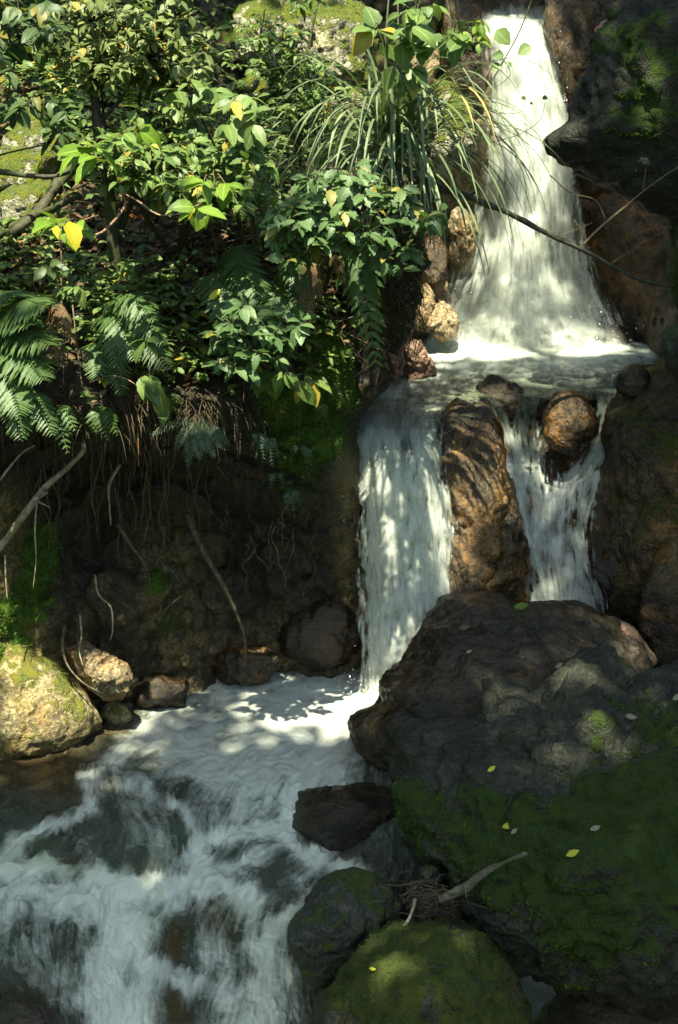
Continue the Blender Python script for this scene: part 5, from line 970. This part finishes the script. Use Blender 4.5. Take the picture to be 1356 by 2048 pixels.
# light pools: (px, py, rx, ry, share of the pool that is open)
POOLS = [(1030, 90, 62, 62, 1), (1065, 180, 60, 55, 1), (1075, 260, 60, 50, 1), (1005, 60, 40, 30, 1), (1100, 300, 30, 30, .8), (1010, 260, 22, 30, .7), (880, 690, 60, 18, 1), (1000, 692, 90, 24, 1), (1120, 690, 90, 22, 1), (1210, 688, 40, 16, .8), (880, 720, 40, 14, .7),
         (905, 250, 40, 80, .8), (885, 170, 30, 40, .7), (925, 450, 26, 50, .7), (860, 610, 32, 50, .9), (885, 650, 30, 25, .8), (790, 690, 14, 30, .5), (500, 160, 22, 25, 1), (500, 60, 26, 60, .8), (570, 30, 50, 40, .7), (620, 50, 60, 60, .65), (690, 80, 55, 90, .7), (720, 210, 60, 40, .7), (650, 190, 30, 40, .5), (830, 110, 25, 40, .5), (930, 130, 30, 50, .5),
         (60, 270, 60, 70, .95), (50, 400, 90, 50, .85), (110, 240, 40, 50, .7), (20, 200, 40, 30, .6), (190, 310, 40, 20, .9), (130, 455, 40, 25, .9), (270, 270, 30, 16, .8), (390, 405, 28, 18, .9), (420, 370, 40, 20, .6), (300, 340, 50, 25, .5), (470, 200, 30, 40, .5), (350, 60, 60, 40, .35), (200, 40, 60, 40, .35), (450, 270, 50, 30, .4), (520, 330, 30, 30, .4),
         (30, 1050, 50, 70, .9), (80, 1130, 25, 50, .6), (40, 1290, 50, 60, .5), (110, 1370, 60, 50, 1), (200, 1340, 50, 40, 1), (60, 1440, 60, 25, .6), (225, 1420, 30, 16, .7), (580, 1440, 50, 14, 1), (705, 1405, 40, 20, 1), (650, 1430, 50, 16, .5), (945, 975, 22, 45, .8), (335, 1115, 15, 24, .9), (335, 1245, 30, 36, .6), (365, 1290, 16, 20, .5), (665, 1040, 8, 22, .6), (545, 1115, 10, 12, .5),
         (1300, 190, 12, 22, .9), (1262, 1300, 14, 22, .6), (1200, 1455, 14, 18, .8), (1140, 1340, 36, 10, .5), (1120, 810, 12, 16, .4), (800, 1000, 50, 60, .12), (750, 480, 60, 60, .12), (700, 380, 60, 30, .3), (480, 660, 50, 30, .25), (640, 260, 40, 40, .3), (860, 330, 20, 30, .5), (990, 630, 30, 20, .3), (60, 120, 30, 30, .25), (100, 590, 20, 16, .5)]
holes = []
for cx, cy, rx, ry, sh in POOLS:
    area = 3.14 * rx * ry; n = int(min(120, max(6, area / 90)))
    for _ in range(n):
        a = rng.random() * 6.283; rr = rng.random() ** .5; x = cx + rx * rr * math.cos(a); y = cy + ry * rr * math.sin(a)
        if sh < 1 and perlin(np.array([x / 22., y / 22., cx * .01]), 5) * 1.2 + .5 > sh: continue
        loc, _n = cast(x, y)
        if loc is not None: holes.append((loc @ Ax, loc @ Bx, .075 if rx * ry > 700 else .055))
FLECKS = [(300, 230, 260, 200, 130), (720, 330, 180, 230, 60), (330, 620, 340, 170, 9), (810, 1000, 80, 120, 6), (1100, 900, 90, 120, 5), (1040, 480, 90, 150, 14), (880, 1950, 120, 80, 1), (960, 1060, 60, 150, 1)]
for cx, cy, rx, ry, n in FLECKS:
    for _ in range(n):
        a = rng.random() * 6.283; rr = rng.random() ** .5; loc, _n = cast(cx + rx * rr * math.cos(a), cy + ry * rr * math.sin(a))
        if loc is not None:
            for _k in range(rng.integers(1, 4)): holes.append((loc @ Ax + rng.normal() * .03, loc @ Bx + rng.normal() * .03, .055))
holes = np.array(holes)
vis = P(*[g.ravel() for g in np.meshgrid(np.linspace(-150, 1500, 12), np.linspace(-60, 2150, 14))], 7.5)
ext = np.concatenate([vis, P(*[g.ravel() for g in np.meshgrid(np.linspace(-150, 1500, 8), np.linspace(-60, 600, 6))], 10.8), P(*[g.ravel() for g in np.meshgrid(np.linspace(-150, 1500, 8), np.linspace(1300, 2150, 6))], 5.2)])
ea, eb = ext @ Ax, ext @ Bx; a0, a1, b0_, b1_ = ea.min() - .8, ea.max() + .8, eb.min() - .8, eb.max() + .8
NL = int((a1 - a0) * (b1_ - b0_) * 1050)
ca = rng.uniform(a0, a1, NL); cb = rng.uniform(b0_, b1_, NL)
cell = {}
for i, (x, y, _r) in enumerate(holes): cell.setdefault((int(math.floor(x / .2)), int(math.floor(y / .2))), []).append(i)
HR = .035
keep = np.ones(NL, bool); big = np.ones(NL)
for i in range(NL):
    k0, k1 = int(math.floor(ca[i] / .2)), int(math.floor(cb[i] / .2)); js = [j for u_ in (-1, 0, 1) for v_ in (-1, 0, 1) for j in cell.get((k0 + u_, k1 + v_), ())]
    if not js: big[i] = 1.55
    if js and (np.hypot(holes[js, 0] - ca[i], holes[js, 1] - cb[i]) < holes[js, 2]).any(): keep[i] = False
big = big[keep]; ca, cb = ca[keep], cb[keep]; NL = len(ca)
tt = rng.uniform(9.0, 12.5, NL) + Sv @ np.array([0, 7.5, 1.2])
pc = ca[:, None] * Ax + cb[:, None] * Bx + tt[:, None] * Sv
GT = 'unseen trees added to shape the light'
ka = np.quantile(ca, [.33, .66]); kb = np.quantile(cb, [.5])
cellid = np.digitize(ca, ka) * 2 + np.digitize(cb, kb)
for c_ in range(6):  # unseen crowns, shaped so their gaps drop sun on the chosen pools
    s = cellid == c_; q = pc[s]; n = len(q); ctr = q.mean(0)
    base = np.array([(5.5 + .9 * c_) * (1 if c_ % 2 else -1), -2.5 - .8 * c_, -1.2])
    root = tag(empty('tree', base), 'unseen tree added outside the frame, crown gapped to place the sun pools', 'tree', GT)
    tk = Acc(); add_tube(tk, smooth_path([base, np.array([base[0] * .97, base[1], 5.0]), np.array([base[0] * .5 + ctr[0] * .5, base[1] * .5 + ctr[1] * .5, ctr[2] - .6]), ctr + Sv * 1.5], 8), .16, .05, 8, .2)
    tk.build('trunk', M['bark'], root, origin=base)
    cr = Acc(); dr = rng.normal(size=(n, 3)); nr = Sv + rng.normal(size=(n, 3)) * .45
    add_leaves(cr, q - unit(dr) * .05, dr, nr, rng.uniform(.085, .125, n) * big[s], rng.uniform(.055, .08, n) * big[s], T_CAN, curl=.15)
    cr.build('shade_crown', M['canopy'], root, origin=base)
for k, (tx, ty, cz, rr) in enumerate([(-6.5, -1.5, 3.2, 2.4), (-4.5, -5.0, 2.6, 2.5), (5.4, -4.2, 2.6, 2.5), (6.8, -.4, 3.2, 2.4), (-7.0, 3.0, 4.2, 2.6), (6.6, 3.6, 4.4, 2.3), (-6.2, 8.2, 6.4, 2.8), (-4.2, 13.2, 9.5, 2.8), (5.6, 8.6, 6.6, 2.6), (2.6, 13.0, 8.2, 2.8)]):  # added ring of unseen trees, cuts low skylight to deepen contrast
    base = np.array([tx, ty, -1.2]); root = tag(empty('tree', base), 'unseen tree added outside the frame, crown gapped to place the sun pools', 'tree', GT)
    tk = Acc(); add_tube(tk, smooth_path([base, base + np.array([.2, .1, cz * .5 + .6]), np.array([tx, ty, cz + rr * .8])], 8), .17, .05, 8, .2); tk.build('trunk', M['bark'], root, origin=base)
    n = 2600; dv = unit(rng.normal(size=(n, 3))); rad = rr * (.55 + .5 * rng.random(n) ** .6) * (1 + .25 * perlin(dv * 2.2, k)); q = np.array([tx, ty, cz]) + dv * rad[:, None] * np.array([1, 1, 1.35])
    cr = Acc(); add_leaves(cr, q, rng.normal(size=(n, 3)), dv + rng.normal(size=(n, 3)) * .5 + np.array([0, 0, .4]), rng.uniform(.28, .42, n), rng.uniform(.17, .26, n), T_CAN, curl=.15); cr.build('shade_crown', M['canopy'], root, origin=base)
print('canopy leaves', NL, 'holes', len(holes))
